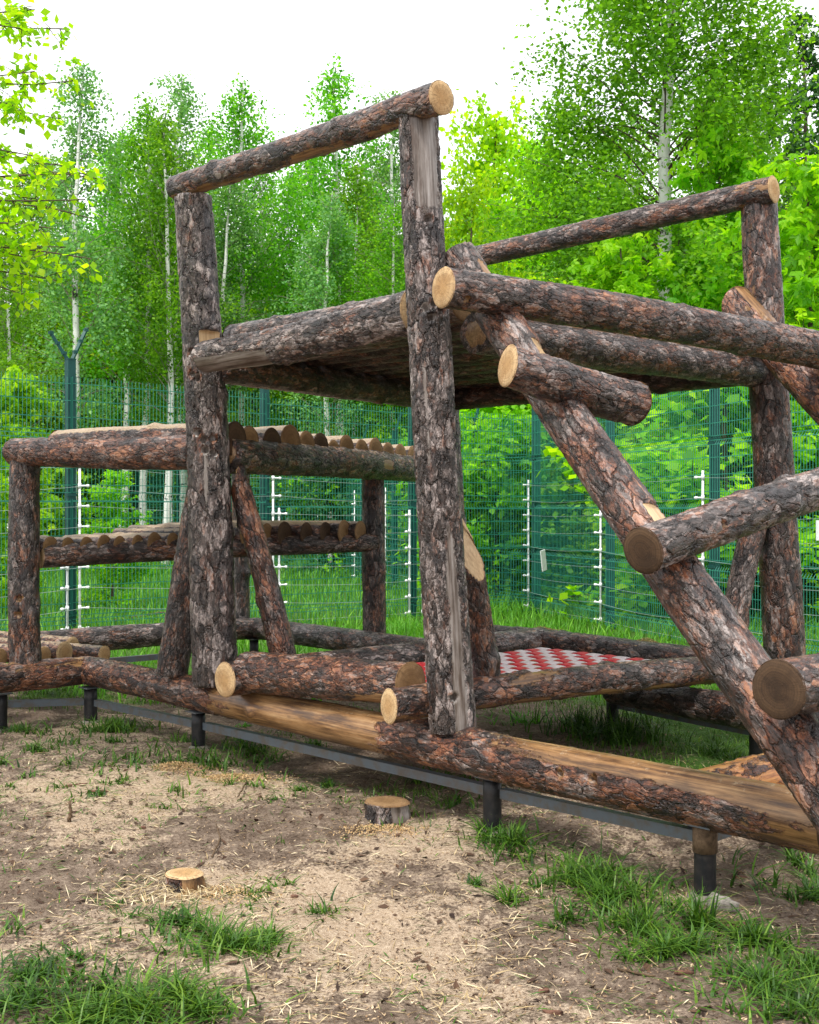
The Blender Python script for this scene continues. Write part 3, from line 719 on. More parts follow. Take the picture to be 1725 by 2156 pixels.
# ------------------------------------------------------------------ fences
def panel_mesh(Lx, H, pitch=.05, r=.0028, folds=(.22, .95, 1.68, 2.42), hstep=.2, cheap=False):
    o = MB(); n = int(Lx / pitch)
    zs = [0.0]
    for f_ in folds: zs += [f_ - .05, f_, f_ + .05]
    zs.append(H)
    ys = [0.0 if (k - 2) % 3 else .032 for k in range(len(zs))]; ys[0] = ys[-1] = 0
    pts0 = np.stack([np.zeros(len(zs)), np.array(ys), np.array(zs)], 1)
    th = np.arange(3) / 3 * 2 * np.pi
    for k in range(n + 1):
        x = k * Lx / n
        v = (pts0[:, None] + r * np.stack([np.cos(th), np.sin(th), 0 * th], 1)[None] + [x, 0, 0]).reshape(-1, 3)
        kk = len(zs); i = np.arange(kk - 1)[:, None] * 3 + np.arange(3); j = np.arange(kk - 1)[:, None] * 3 + (np.arange(3) + 1) % 3
        o.add(v, np.stack([i, j, j + 3, i + 3], -1).reshape(-1, 4))
    hz_ = set(np.round(np.arange(.02, H, hstep), 3)); 
    for f_ in folds: hz_ |= {round(f_ - .05, 3), round(f_ + .05, 3)}
    for z in sorted(hz_):
        v = np.array([[x, .004 + (r + .0008) * c, z + (r + .0008) * s_] for x in (0, Lx) for c, s_ in zip(np.cos(th), np.sin(th))])
        o.add(v, [[0, 1, 4, 3], [1, 2, 5, 4], [2, 0, 3, 5]])
    return o


def fence(name, label, posts, H=3.05, pitch=.05, arms=None, side=1, poles=(), nstr=9, zbase=None, wr=.0028, pw=(.06, .08), strand_top=2.05, knob=1, pole_gap=.07):
    """posts: list of (x, y); arms: {index: [(dx, dy, dz)...]}"""
    p0 = Vector((posts[0][0], posts[0][1], 0)); f = thing(name, p0, label, 'fence')
    zb = [float(gz(x, y)) if zbase is None else zbase for x, y in posts]
    for k, (x, y) in enumerate(posts):
        d = np.array(posts[min(k + 1, len(posts) - 1)]) - np.array(posts[max(k - 1, 0)]); a = math.atan2(d[1], d[0])
        o = MB(); o.box((0, 0, H / 2 + .03), (pw[0], pw[1], H + .36)); po = o.build('post', M['fence_green'], f, (x - p0.x, y - p0.y, zb[k])); po.rotation_euler.z = a
        c = MB(); c.box((0, 0, H + .215), (pw[0] + .008, pw[1] + .008, .014)); c.build('post_cap', M['fence_green'], po)
        for (dx, dy, dz) in (arms or {}).get(k, []):
            ar = MB(); ar.tube([[0, 0, H + .16], [dx, dy, H + .18 + dz]], .025, 4)
            for fr in (.3, .62, .95): ar.box((dx * fr, dy * fr, H + .18 + dz * fr), (.05, .05, .035))
            ar.build('arm', M['fence_green'], po)
        for zc in (.3, 1.0, 1.7, 2.45):
            cl = MB(); cl.box((0, -side * (pw[1] / 2 + .006), zc), (pw[0] + .02, .014, .03)); cl.build('clamp', M['fence_green'], po)
    for k in range(len(posts) - 1):
        a, b = np.array(posts[k]), np.array(posts[k + 1]); L = np.linalg.norm(b - a); ang = math.atan2(b[1] - a[1], b[0] - a[0])
        o = panel_mesh(L - .02, H, pitch, wr).build('mesh_panel', M['fence_wire'], f, (a[0] - p0.x, a[1] - p0.y, (zb[k] + zb[k + 1]) / 2 + .05))
        nrm = np.array([math.sin(ang), -math.cos(ang)]) * side * (pw[1] / 2 + .012)
        o.location.x += nrm[0]; o.location.y += nrm[1]; o.rotation_euler.z = ang
    hts = np.linspace(.12, strand_top, nstr)
    tops = []
    for k, sx, sgn, n_in in poles:           # pole beside post k, shifted sx along the fence, n_in insulators facing sgn
        x, y = posts[k]; d = np.array(posts[min(k + 1, len(posts) - 1)]) - np.array(posts[max(k - 1, 0)]); d = d / np.linalg.norm(d)
        nrm = np.array([d[1], -d[0]]) * side; top_h = hts[n_in - 1] + .08
        q = np.array([x, y]) + d * sx + nrm * (pw[1] / 2 + pole_gap)
        o = MB(); o.tube([[0, 0, -.1], [0, 0, 1.0], [0, 0, top_h]], .0145, 8); po = o.build('insulator_pole', M['white_plastic'], f, (q[0] - p0.x, q[1] - p0.y, zb[k]), True)
        for h in hts[:n_in]:
            ins = MB(); ins.tube([[0, 0, h - .03], [0, 0, h + .03]], .021, 8)
            kd = np.array([d[0] * sgn * .9 + nrm[0] * .4, d[1] * sgn * .9 + nrm[1] * .4]); kd /= np.linalg.norm(kd)
            ins.tube([[0, 0, h], [kd[0] * .075, kd[1] * .075, h], [kd[0] * .08, kd[1] * .08, h], [kd[0] * .11, kd[1] * .11, h]], [.011, .011, .018, .018], 8)
            ins.build('insulator', M['white_plastic'], po, None, True)
        if n_in == nstr: tops.append((q + kd * .1, zb[k]))
    if len(tops) > 1:
        for si, h in enumerate(hts):
            o = MB()
            for (qa, za), (qb, zb_) in zip(tops[:-1], tops[1:]):
                t_ = np.linspace(0, 1, 7); sag = .05 * np.sin(np.pi * t_) * ((si * 37 % 10) / 10 + .2)
                o.tube(np.stack([qa[0] + (qb[0] - qa[0]) * t_ - p0.x, qa[1] + (qb[1] - qa[1]) * t_ - p0.y, za + (zb_ - za) * t_ + h - sag], 1), .0028, 3, False)
            o.build('electric_wire', M['strand'], f)
    return f


pxY = lambda px, Y: ((px - CX) / F * Y, Y)
left_posts = [(-8.4, 9.9), (-6.2, 12.1), pxY(148, 14.2), pxY(557, 16.2), pxY(868, 17.9), (2.02, 19.0)]
fence('mesh_fence', 'dark green welded mesh fence behind the left platform, with a forked arm on its post', left_posts, 3.1, wr=.0040,
      arms={2: [(-.20, .12, .36), (.27, .1, .44)], 3: [(-.2, .3, .4)]}, poles=[(1, .05, 1, 9), (2, .06, 1, 9), (2, -.10, -1, 4), (3, .06, 1, 9), (3, .16, 1, 7), (4, .11, 1, 9), (4, -.13, -1, 7)], pw=(.10, .09))
right_posts = [(2.02, 19.0), pxY(1285, 16.5), pxY(1505, 14.0), (4.42, 11.4), (5.25, 8.8)]
fence('mesh_fence', 'dark green welded mesh fence behind the red and white mat, running to the right', right_posts, 3.1, wr=.0040,
      arms={}, poles=[(0, -.1, -1, 9), (1, -.1, -1, 9), (2, -.1, -1, 9), (3, -.1, -1, 9)], pw=(.10, .09), knob=-1, side=1, pole_gap=.05)
far_posts = [(-14.5, 47.5), (-11.3, 43.5), pxY(290, 41), pxY(375, 38), (-5.2, 35.3), pxY(685, 32), pxY(715, 31), (-1.1, 28.0), pxY(831, 25), pxY(1003, 21.5), (2.02, 19.1)]
fence('mesh_fence', 'distant green mesh fence across the meadow beyond the nearer fences', far_posts, 3.1, pitch=.1,
      arms={8: [(-.45, .3, .45)], 9: [(-.3, .2, .38)], 7: [(-.35, .2, .4)]}, poles=[(q_, -.1, -1, 9) for q_ in (1, 2, 3, 5, 6, 7, 8, 9)], wr=.003, pw=(.10, .10), knob=-1, pole_gap=.12)

sg = MB(); sg.box((0, 0, 0), (.13, .012, .32)); so = sg.build('sign', M['white_plastic'], None, Vector(at(1145, 1180, 18.2))); so.rotation_euler = (0, -.18, .9)
tag(so, 'narrow white tag hanging crooked on the green fence wires', 'sign')
sg = MB(); sg.box((0, 0, 0), (.30, .012, .20)); so = sg.build('warning_sign', M['white_plastic'], None, Vector(at(1740, 1117, 11.75)))
so.rotation_euler = (0, 0, math.radians(-72))
tag(so, 'white rectangular plate on the fence at the right edge behind the posts', 'sign')

# ------------------------------------------------------------------ foliage
def leaf_cloud(P, size, kind='quad', droop=.3, seed=0, tint=None, spread=1.0):
    """one small leaf at each point; returns verts, quads, tint"""
    r_ = np.random.default_rng(seed); n = len(P)
    nrm = r_.normal(size=(n, 3)) * spread; nrm[:, 2] = np.abs(nrm[:, 2]) + .25; nrm /= np.linalg.norm(nrm, axis=1)[:, None]
    d = r_.normal(size=(n, 3)); d[:, 2] -= droop * 2; d -= nrm * (d * nrm).sum(1)[:, None]; d /= np.linalg.norm(d, axis=1)[:, None] + 1e-9
    s = np.cross(nrm, d); sz = (np.asarray(size) * r_.uniform(.65, 1.3, n))[:, None]
    t = r_.uniform(0, 1, n) * .55 + .2 if tint is None else tint
    if kind == 'quad':
        v = np.stack([P, P + sz * (.45 * d + .36 * s), P + sz * d, P + sz * (.45 * d - .36 * s)], 1)
        q = np.arange(n * 4).reshape(n, 4)
        return v.reshape(-1, 3), q, np.repeat(t, 4)
    vs, qs = [], []
    for ang, ln in ((0, 1.0), (1.05, .82), (-1.05, .82)):
        dd = d * math.cos(ang) + s * math.sin(ang); ss = -d * math.sin(ang) + s * math.cos(ang)
        cv = nrm * .08 * (1 if ang else -.5)
        vs.append(np.stack([P, P + sz * ln * (.5 * dd + .24 * ss), P + sz * ln * (dd - cv), P + sz * ln * (.5 * dd - .24 * ss)], 1))
    v = np.stack(vs, 1).reshape(-1, 3)
    return v, np.arange(n * 12).reshape(-1, 4), np.repeat(t, 12)


def grow(seed, H, R, base, nbr, twigs, tl, nleaf, lsize, elev=(35, 65), droop=.8, hang=.7, shape='birch', kind='quad', trunk_r=.09, lean=.0, fmin=.18):
    """one tree: trunk, branches and leaves at the origin"""
    r_ = np.random.default_rng(seed)
    tp = np.linspace(0, 1, 14); wob = np.cumsum(r_.normal(size=(14, 2)) * H * .004, 0) + np.outer(tp, [lean, 0]) * H
    trunk = np.stack([wob[:, 0], wob[:, 1], tp * H * .97], 1); tr = trunk_r * (1 - tp) ** .75 + .012
    tm = MB(); tm.tube(trunk, tr, 9, False)
    bm = MB(); LP, LT = [], []
    for b in range(nbr):
        u = (b + r_.uniform(0, 1)) / nbr; hb = base + (1 - base) * u * .985
        if shape == 'birch': prof = (1 - u) ** .75 * (.35 + .65 * min(1, u / .22)) + .05
        elif shape == 'round': prof = math.sqrt(max(0.03, 1 - (2 * u - .85) ** 2 / 1.5)) * (1 - .5 * u)
        else: prof = (1 - u) ** .9 + .06
        Lb_ = R * prof * r_.uniform(.65, 1.15)
        o = np.array([np.interp(hb, tp, trunk[:, c]) for c in range(3)])
        az = r_.uniform(0, 2 * np.pi); el = math.radians(r_.uniform(*elev))
        nseg = 7; pts = [o]; dirv = np.array([math.cos(az) * math.cos(el), math.sin(az) * math.cos(el), math.sin(el)])
        for k in range(nseg):
            pts.append(pts[-1] + dirv * Lb_ / nseg / max(.55, math.cos(el) ** .3))
            dirv = dirv + np.array([r_.normal() * .10, r_.normal() * .10, -droop / nseg + r_.normal() * .05]); dirv /= np.linalg.norm(dirv)
        pts = np.array(pts)
        bm.tube(pts, np.linspace(max(.008, trunk_r * .22 * (1 - hb * .6)), .004, len(pts)), 3, False)
        bt = r_.uniform(-.16, .16)
        for w in range(max(3, int(twigs * (.45 + .8 * prof)))):
            f = r_.uniform(fmin, 1.0); q = np.array([np.interp(f * nseg, np.arange(nseg + 1), pts[:, c]) for c in range(3)])
            dv = r_.normal(size=3); dv[2] = dv[2] * .6 - hang * 1.6; dv[:2] += .5 * np.array([math.cos(az), math.sin(az)]); dv /= np.linalg.norm(dv)
            ln = tl * r_.uniform(.45, 1.25); m_ = int(nleaf * r_.uniform(.6, 1.3)) + 1
            sp = r_.uniform(0, 1, m_)[:, None]
            LP.append(q + dv * ln * sp - np.array([0, 0, 1]) * hang * .35 * ln * sp ** 2 + r_.normal(size=(m_, 3)) * tl * .10)
            LT.append(np.clip(.5 + bt + r_.normal() * .13 + r_.normal(size=m_) * .16, 0, 1))
    LP = np.vstack(LP); LT = np.concatenate(LT)
    return tm, bm, LP, LT


def make_tree(name, label, cat, group, seed, leafmat, barkmat, branchmat, lsize, kind='quad', droop=.3, **kw):
    tm, bm, LP, LT = grow(seed, lsize=lsize, kind=kind, **kw)
    root = thing(name, (0, 0, 0), label, cat, group)
    tm.build('trunk', M[barkmat], root, None, True); bm.build('branches', M[branchmat], root, None, True)
    v, q, t = leaf_cloud(LP, lsize, kind, droop, seed + 1, LT)
    mesh_np('crown', v, [q], M[leafmat], root, None, False, {'tint': np.stack([t, t, t], 1)})
    root['_h'] = float(kw['H'])
    return root


def copy_tree(o, parent=None):
    c = o.copy(); COL.objects.link(c)
    if parent is not None: c.parent = parent
    for ch in o.children: copy_tree(ch, c)
    return c


FIRST = {}
def put(kind, x, y, H, label=None, group=None, wid=1.0, leaf=None, rz=None):
    proto = PROTO[kind]
    if kind not in FIRST: FIRST[kind] = 1; o = proto
    else: o = copy_tree(proto)
    s = H / proto['_h']; o.location = (x, y, float(gz(x, y)) - .03); o.scale = (s * wid, s * wid, s)
    o.rotation_euler.z = random.uniform(0, 6.28) if rz is None else rz
    if label: o['label'] = label
    if group: o['group'] = group
    elif 'group' in o: del o['group']
    if leaf:
        for ch in o.children:
            if ch.name.startswith('crown'):
                ch.material_slots[0].link = 'OBJECT'; ch.material_slots[0].material = M[leaf]
    return o


PROTO = {}
for k, sd_ in enumerate((11, 23, 37)):
    PROTO['birch%d' % k] = make_tree('birch_tree', 'birch', 'tree', None, sd_, 'birch_leaf', 'birch_bark', 'pale_branch', .115, droop=.7,
        H=15.0, R=2.3, base=.22 + .05 * k, nbr=72, twigs=15, tl=.95, nleaf=13, elev=(38, 68), droop_=0, hang=.8) if False else make_tree(
        'birch_tree', 'birch', 'tree', None, sd_, 'birch_leaf', 'birch_bark', 'pale_branch', .115, droop=.7,
        H=15.0, R=2.8, base=.27 + .05 * k, nbr=76, twigs=15, tl=.95, nleaf=11, elev=(38, 68), hang=.8, trunk_r=.125)
PROTO['weeping'] = make_tree('birch_tree', 'birch', 'tree', None, 53, 'birch_leaf', 'birch_bark', 'branch', .095, droop=.8,
    H=18.0, R=3.6, base=.14, nbr=110, twigs=24, tl=1.5, nleaf=34, elev=(30, 62), hang=1.0, trunk_r=.17, fmin=.45)
for k, sd_ in enumerate((61, 73)):
    PROTO['broad%d' % k] = make_tree('broadleaf_tree', 'tree', 'tree', None, sd_, 'green_leaf', 'branch', 'branch', .13, droop=.3,
        H=8.0, R=3.0, base=.10, nbr=70, twigs=16, tl=.65, nleaf=13, elev=(10, 60), hang=.1, shape='round', trunk_r=.09)
for k, sd_ in enumerate((83, 97)):
    PROTO['maple%d' % k] = make_tree('maple_tree', 'maple', 'tree', None, sd_, 'maple_leaf', 'branch', 'branch', .17, 'maple', droop=1.0,
        H=7.0, R=2.2, base=.05, nbr=60, twigs=12, tl=.55, nleaf=8, elev=(20, 65), hang=.45, shape='round', trunk_r=.06)
PROTO['pine'] = make_tree('pine_tree', 'pine', 'tree', None, 101, 'dark_leaf', 'branch', 'branch', .15, droop=.2,
    H=16.0, R=3.4, base=.25, nbr=66, twigs=16, tl=.7, nleaf=16, elev=(5, 40), hang=.05, shape='round', trunk_r=.17)
PROTO['shrub'] = make_tree('shrub', 'shrub', 'shrub', None, 113, 'green_leaf', 'branch', 'branch', .12, droop=.4,
    H=3.0, R=1.7, base=.02, nbr=46, twigs=12, tl=.5, nleaf=11, elev=(15, 70), hang=.15, shape='round', trunk_r=.03)

def tree_px(kind, px, top, Y, label, group=None, wid=1.0, leaf=None, rz=None):
    x = (px - CX) / F * Y; H = (CAMZ + (CY - top) / F * Y - float(gz(x, Y))) * (1.012 if kind[:5] == 'birch' else 1.0)
    return put(kind, x, Y, H, label, group, wid, leaf, rz)

tree_px('birch0', 156, 92, 33, 'tall haze-paled birch rising behind the forked green fence post', wid=1.0, leaf='birch_hazed')
tree_px('birch1', 10, 420, 27, 'thin birch with a bare leaning white trunk at the far left')
tree_px('birch2', 300, 185, 35, 'birch with a spotted white trunk left of the near log post, second tallest there')
tree_px('birch1', 346, 215, 34, 'slim birch just left of the near log post, next to its twin')
tree_px('birch0', 392, 122, 38, 'tall airy birch whose top shows above the left end of the high rail')
tree_px('birch2', 508, 150, 38, 'pointed birch standing behind the middle of the high slanting rail, left one')
tree_px('birch1', 703, 118, 38, 'tall leaning birch top above the high slanting rail, right one', wid=1.05)
tree_px('birch0', 842, 158, 42, 'small birch top peeping over the high rail beside the tall bare post')
tree_px('weeping', 1392, -560, 24, 'big weeping birch with a thick white trunk above the right hand rail', wid=1.2, rz=.6)
tree_px('broad0', 1040, 225, 46, 'yellow-green broadleaf tree in the gap between the tall post and the weeping birch', leaf='lime_leaf', wid=.8)
tree_px('broad1', 985, 350, 30, 'bright yellow young tree just right of the tall bare post', leaf='lime_leaf', wid=.55)
tree_px('broad1', 1130, 270, 44, 'lime green tree behind the slanting back rail', leaf='lime_leaf', wid=.7)
tree_px('pine', 1705, -10, 30, 'dark green pine crown in the upper right corner', wid=.9)
tree_px('pine', 1790, 60, 25, 'dark conifer standing behind the maple at the right edge')
tree_px('maple0', 1515, 250, 23, 'bright green maple right of the weeping birch trunk', wid=.75)
tree_px('maple1', 1690, 300, 19, 'bright maple filling the right edge behind the right log post', wid=.9)
tree_px('maple0', 1310, 470, 22, 'low bright maple behind the slanting back rail', wid=.9)
tree_px('maple1', 1440, 640, 20, 'maple sapling leaning on the fence between rail and climbing log', wid=1.1)
tree_px('maple0', 1620, 700, 18.5, 'leafy maple pressed against the fence behind the right post', wid=1.2)
tree_px('maple1', 1180, 700, 23, 'maple thicket behind the fence below the right deck', wid=1.2)
tree_px('maple1', 235, 980, 19.5, 'small bright maple behind the fence under the left deck', wid=1.1)
tree_px('maple0', 30, 760, 18.5, 'young maple behind the fence at the left edge', wid=.9)
GT = 'birches in the forest behind the fences'
rf = random.Random(5)
for px, top, Y, kd in [(60, 330, 42, 'birch2'), (110, 300, 46, 'birch1'), (215, 290, 45, 'birch0'), (250, 250, 40, 'birch1'), (440, 240, 46, 'birch1'), (470, 330, 36, 'birch0'), (555, 300, 44, 'birch0'),
                       (600, 350, 40, 'birch1'), (640, 270, 48, 'birch2'), (740, 320, 36, 'birch2'), (790, 300, 44, 'birch1'), (880, 330, 40, 'birch0'), (910, 380, 50, 'birch2'),
                       (1200, 330, 40, 'birch0'), (1260, 250, 36, 'birch1'), (1480, 90, 34, 'birch2'), (1590, 40, 36, 'birch1'), (1330, 200, 40, 'birch2'), (-60, 300, 38, 'birch0'),
                       (700, 380, 33, 'birch0'), (820, 400, 33, 'birch1'), (380, 330, 48, 'birch2'), (725, 420, 34, 'birch1')]:
    tree_px(kd, px, top, Y, 'slender birch with a white trunk among the forest birches', GT, wid=rf.uniform(.85, 1.15))
GB = 'leafy trees at the edge of the forest'
for k in range(34):
    px = -80 + k * 56 + rf.uniform(-25, 25); Y = rf.uniform(39, 56) if px < 950 else rf.uniform(26, 42)
    tree_px('broad%d' % (k % 2), px, rf.uniform(480, 720), Y, 'green broadleaf tree in the understorey behind the fences', GB, wid=rf.uniform(.8, 1.3), leaf=rf.choice([None, None, 'maple_leaf', 'birch_leaf']))
for k in range(15):       # the forest goes on beyond both edges of the view
    px = -1100 + k * 70 if k < 13 else 1850 + (k - 13) * 120
    Y = rf.uniform(30, 44)
    tree_px('birch%d' % (k % 3) if k % 2 else 'broad%d' % (k // 2 % 2), px, rf.uniform(120, 330) if k % 2 else rf.uniform(430, 600), Y, 'slender birch with a white trunk among the forest birches' if k % 2 else 'green broadleaf tree in the understorey behind the fences', GT if k % 2 else GB, wid=rf.uniform(.9, 1.2))
for k in range(26):
    px = -200 + k * 90 + rf.uniform(-30, 30)
    tree_px('broad%d' % (k % 2), px, rf.uniform(520, 640) if px < 1000 else rf.uniform(330, 470), rf.uniform(56, 66), 'green broadleaf tree in the understorey behind the fences', GB, wid=rf.uniform(1.0, 1.4))
GS = 'shrubs along the foot of the forest'
for k in range(44):
    px = -120 + k * 45 + rf.uniform(-20, 20)
    Y = rf.uniform(40, 50) if px < 700 else rf.uniform(27, 36) if px < 1000 else rf.uniform(21, 27)
    x = (px - CX) / F * Y
    put('shrub', x, Y, rf.uniform(1.6, 3.4) * (1.25 if px < 700 else 1), 'low leafy shrub at the foot of the forest beyond the meadow', GS, wid=rf.uniform(.9, 1.5), leaf=rf.choice([None, 'maple_leaf', 'dark_leaf', 'birch_leaf']))
for k in range(14):
    px = 980 + k * 62 + rf.uniform(-20, 20); Y = rf.uniform(20, 24) if px < 1300 else rf.uniform(17.5, 21)
    put('shrub', (px - CX) / F * Y, Y, rf.uniform(2.2, 4.0), 'low leafy shrub at the foot of the forest beyond the meadow', GS, wid=rf.uniform(.9, 1.4), leaf=rf.choice([None, 'maple_leaf', 'dark_leaf']))

# the near tree whose branches hang in at the upper left
near = thing('linden_tree', (-4.6, 7.2, float(gz(-4.6, 7.2))), 'yellow-green linden branches hanging in at the upper left', 'tree')
tb = MB(); tb.tube([[0, 0, -.2], [.02, 0, 1.5], [.05, .05, 3.2], [.0, .1, 5.6], [0, .1, 7.5]], [.17, .15, .12, .08, .04], 12); tb.build('trunk', M['branch'], near, None, True)
bm = MB(); LPs, LTs = [], []
lr = np.random.default_rng(9)
tips = [(20, -120, 6.2), (150, 60, 6.6), (85, 150, 6.4), (165, 170, 6.6), (215, 375, 6.4), (205, 460, 6.5), (190, 420, 6.3), (140, 250, 6.8), (95, 330, 6.2), (150, 520, 6.5), (60, 540, 6.4), (60, 60, 6.4), (100, 420, 6.9), (40, 220, 6.5), (120, 480, 6.1), (170, 350, 6.9),
        (205, 545, 6.3), (130, 590, 6.6), (195, 365, 6.2), (60, 620, 6.5), (60, 390, 6.0), (30, 470, 6.3), (85, 20, 6.2), (20, 330, 6.6)]
n0 = np.array(near.location)
for k, (px, py, Y) in enumerate(tips):
    tip = at(px - 12, py, Y) - n0; z0 = max(1.9, tip[2] - lr.uniform(-.2, .5)); st = V3(lr.uniform(-.02, .05), .05, z0)
    mid = (st + tip) / 2 + V3(0, 0, .28) + lr.normal(size=3) * .08
    t_ = np.linspace(0, 1, 12)[:, None]; pts = (1 - t_) ** 2 * st + 2 * t_ * (1 - t_) * mid + t_ ** 2 * tip
    pts[1:-1] += lr.normal(size=(10, 3)) * .015
    bm.tube(pts, np.linspace(.014, .003, 12), 5, False)
    for w in range(36):
        f = lr.uniform(.42, 1.0); q = np.array([np.interp(f * 11, np.arange(12), pts[:, c]) for c in range(3)])
        dv = lr.normal(size=3); dv[2] = dv[2] * .5 - .2; dv /= np.linalg.norm(dv); ln = lr.uniform(.08, .26) * (1.2 - .5 * f)
        bm.tube([q, q + dv * ln * .5, q + dv * ln - V3(0, 0, .02)], [.003, .002, .0015], 3, False)
        m_ = lr.integers(5, 11); LPs.append(q + dv * ln * lr.uniform(.15, 1.05, m_)[:, None] + lr.normal(size=(m_, 3)) * .022); LTs.append(np.clip(.5 + lr.normal(size=m_) * .25, 0, 1))
bm.build('branches', M['branch'], near, None, True)
v, q, t = leaf_cloud(np.vstack(LPs), .052, 'quad', .6, 5, np.concatenate(LTs))
mesh_np('crown', v, [q], M['lime_leaf'], near, None, False, {'tint': np.stack([t] * 3, 1)})

# ------------------------------------------------------------------ grass
def blades(P, h, w, lean, seed, tint, nseg=3):
    r_ = np.random.default_rng(seed); n = len(P); h = np.broadcast_to(h, (n,)) * r_.uniform(.55, 1.25, n); w = np.broadcast_to(w, (n,)) * r_.uniform(.7, 1.3, n)
    az = r_.uniform(0, 2 * np.pi, n); le = np.abs(r_.normal(0, 1, n)) * lean + lean * .25
    d = np.stack([np.cos(az), np.sin(az), 0 * az], 1); s = np.stack([-np.sin(az + r_.normal(0, .5, n)), np.cos(az), 0 * az], 1)
    rows = []
    for k in range(nseg + 1):
        f = k / nseg; c = P + d * (le * h * f ** 1.8)[:, None] + np.stack([0 * h, 0 * h, h * (f - .33 * np.minimum(le, 1.6) * f ** 2.4)], 1)
        ww = (w * (1 - f ** 1.7) * .5 + .0004)[:, None]
        rows += [c - s * ww, c + s * ww]
    Vt = np.stack(rows, 1); m_ = 2 * (nseg + 1)
    b = np.arange(n)[:, None] * m_; q = np.concatenate([np.stack([b + 2 * k, b + 2 * k + 1, b + 2 * k + 3, b + 2 * k + 2], -1).reshape(-1, 4) for k in range(nseg)])
    t = np.clip(tint + r_.normal(0, .22, n), 0, 1)
    tt = np.repeat(t, m_)
    return Vt.reshape(-1, 3), q, np.stack([tt] * 3, 1)


def scatter(n, x0, x1, y0, y1, seed, dens=None):
    r_ = np.random.default_rng(seed); x = r_.uniform(x0, x1, n); y = r_.uniform(y0, y1, n)
    if dens is not None: k = r_.uniform(0, 1, n) < dens(x, y); x, y = x[k], y[k]
    return np.stack([x, y, gz(x, y) - .005], 1)

def infr(x, y, m_=.42): return (np.abs(x / y) < m_)
# meadow beyond the yard
P = scatter(150000, -20, 12, 10.2, 48, 21, lambda x, y: infr(x, y, .40) * np.clip(14 / y, .15, 1) ** 1.2)
v, q, t = blades(P, .15 + .006 * P[:, 1], .008 + .0008 * P[:, 1], .5, 22, .5, 2)
tag(mesh_np('meadow_grass', v, [q], M['meadow'], None, None, False, {'tint': t}), 'long fresh meadow grass around and beyond the fences', kind='stuff')
# short grass in the yard on the right and in thin patches
def dyard(x, y):
    p = np.stack([x, y, 0 * x], -1)
    g_ = .95 * sstep(.7, 1.8, x) * sstep(6.2, 7.4, y) + .8 * sstep(9.0, 10.5, y) + .55 * sstep(.56, .68, fbm(p * 1.6, 77, 3)) * (y > 5.9) * (x < .2)
    return g_ * sstep(.30, .55, fbm(p * 3.1, 91, 2)) * infr(x, y)
P = scatter(60000, -4.5, 5.0, 5.6, 12, 31, dyard)
v, q, t = blades(P, .075, .006, .9, 32, .5, 2)
tag(mesh_np('yard_grass', v, [q], M['grass'], None, None, False, {'tint': t}), 'short trampled grass on the sandy yard', kind='stuff')
# single thick tufts
tufts = [(905, 1650, 300, .16, .13, .5), (960, 1690, 200, .12, .10, .45), (240, 1540, 420, .2, .12, .5), (300, 1600, 260, .2, .09, .45), (470, 1610, 260, .18, .11, .45), (520, 1580, 200, .15, .10, .45), (40, 1540, 240, .25, .08, .45), (80, 1580, 200, .25, .07, .5),
         (1080, 1790, 240, .10, .11, .5), (1030, 1755, 60, .04, .10, .5), (1110, 1815, 120, .08, .08, .5), (1230, 1860, 520, .13, .14, .55), (1300, 1890, 420, .12, .13, .5), (1390, 1960, 460, .12, .13, .5), (1340, 1925, 300, .11, .12, .5), (1430, 2000, 360, .11, .11, .5), (1470, 1960, 130, .05, .16, .5), (1400, 2010, 300, .11, .09, .6),
         (1590, 1990, 200, .07, .11, .5), (1600, 2080, 420, .14, .10, .5), (1660, 2130, 420, .14, .10, .45), (1700, 1890, 260, .16, .11, .4), (1690, 1830, 300, .16, .12, .45), (1710, 2040, 240, .12, .08, .5),
         (430, 1985, 420, .12, .11, .5), (500, 2000, 300, .13, .09, .55), (380, 1950, 200, .12, .07, .4), (560, 1985, 120, .08, .08, .55), (540, 1880, 60, .06, .06, .6), (590, 1860, 60, .06, .05, .6), (680, 1925, 50, .06, .05, .6),
         (300, 2125, 480, .17, .11, .62), (210, 2150, 360, .17, .11, .6), (370, 2110, 260, .12, .10, .55), (60, 2060, 330, .18, .06, .3), (30, 2120, 330, .18, .07, .35), (130, 2050, 260, .14, .07, .35), (430, 2140, 180, .10, .08, .6), (670, 1665, 40, .03, .12, .5),
         (1220, 1540, 420, .22, .18, .3), (1340, 1560, 420, .2, .20, .3), (1280, 1560, 300, .2, .14, .3), (1500, 1590, 200, .2, .10, .45), (1110, 1520, 160, .25, .10, .45), (990, 1350, 400, .8, .30, .6), (1060, 1300, 500, .9, .35, .65), (840, 1335, 400, .7, .26, .6)]
rt = random.Random(17)
for _ in range(70):
    px, py = rt.uniform(-40, 720), rt.choice([rt.uniform(1520, 1720), rt.uniform(1560, 1680), rt.uniform(1900, 2140)])
    tufts.append((px, py, rt.randint(12, 70), rt.uniform(.03, .12), rt.uniform(.035, .09), rt.uniform(.3, .65)))
for _ in range(34):
    px = rt.uniform(1000, 1720); py = 1790 + (px - 1000) * .33 + rt.uniform(-60, 110)
    tufts.append((px, py, rt.randint(12, 80), rt.uniform(.03, .10), rt.uniform(.04, .10), rt.uniform(.3, .6)))
TV = {'grass': [], 'meadow': []}
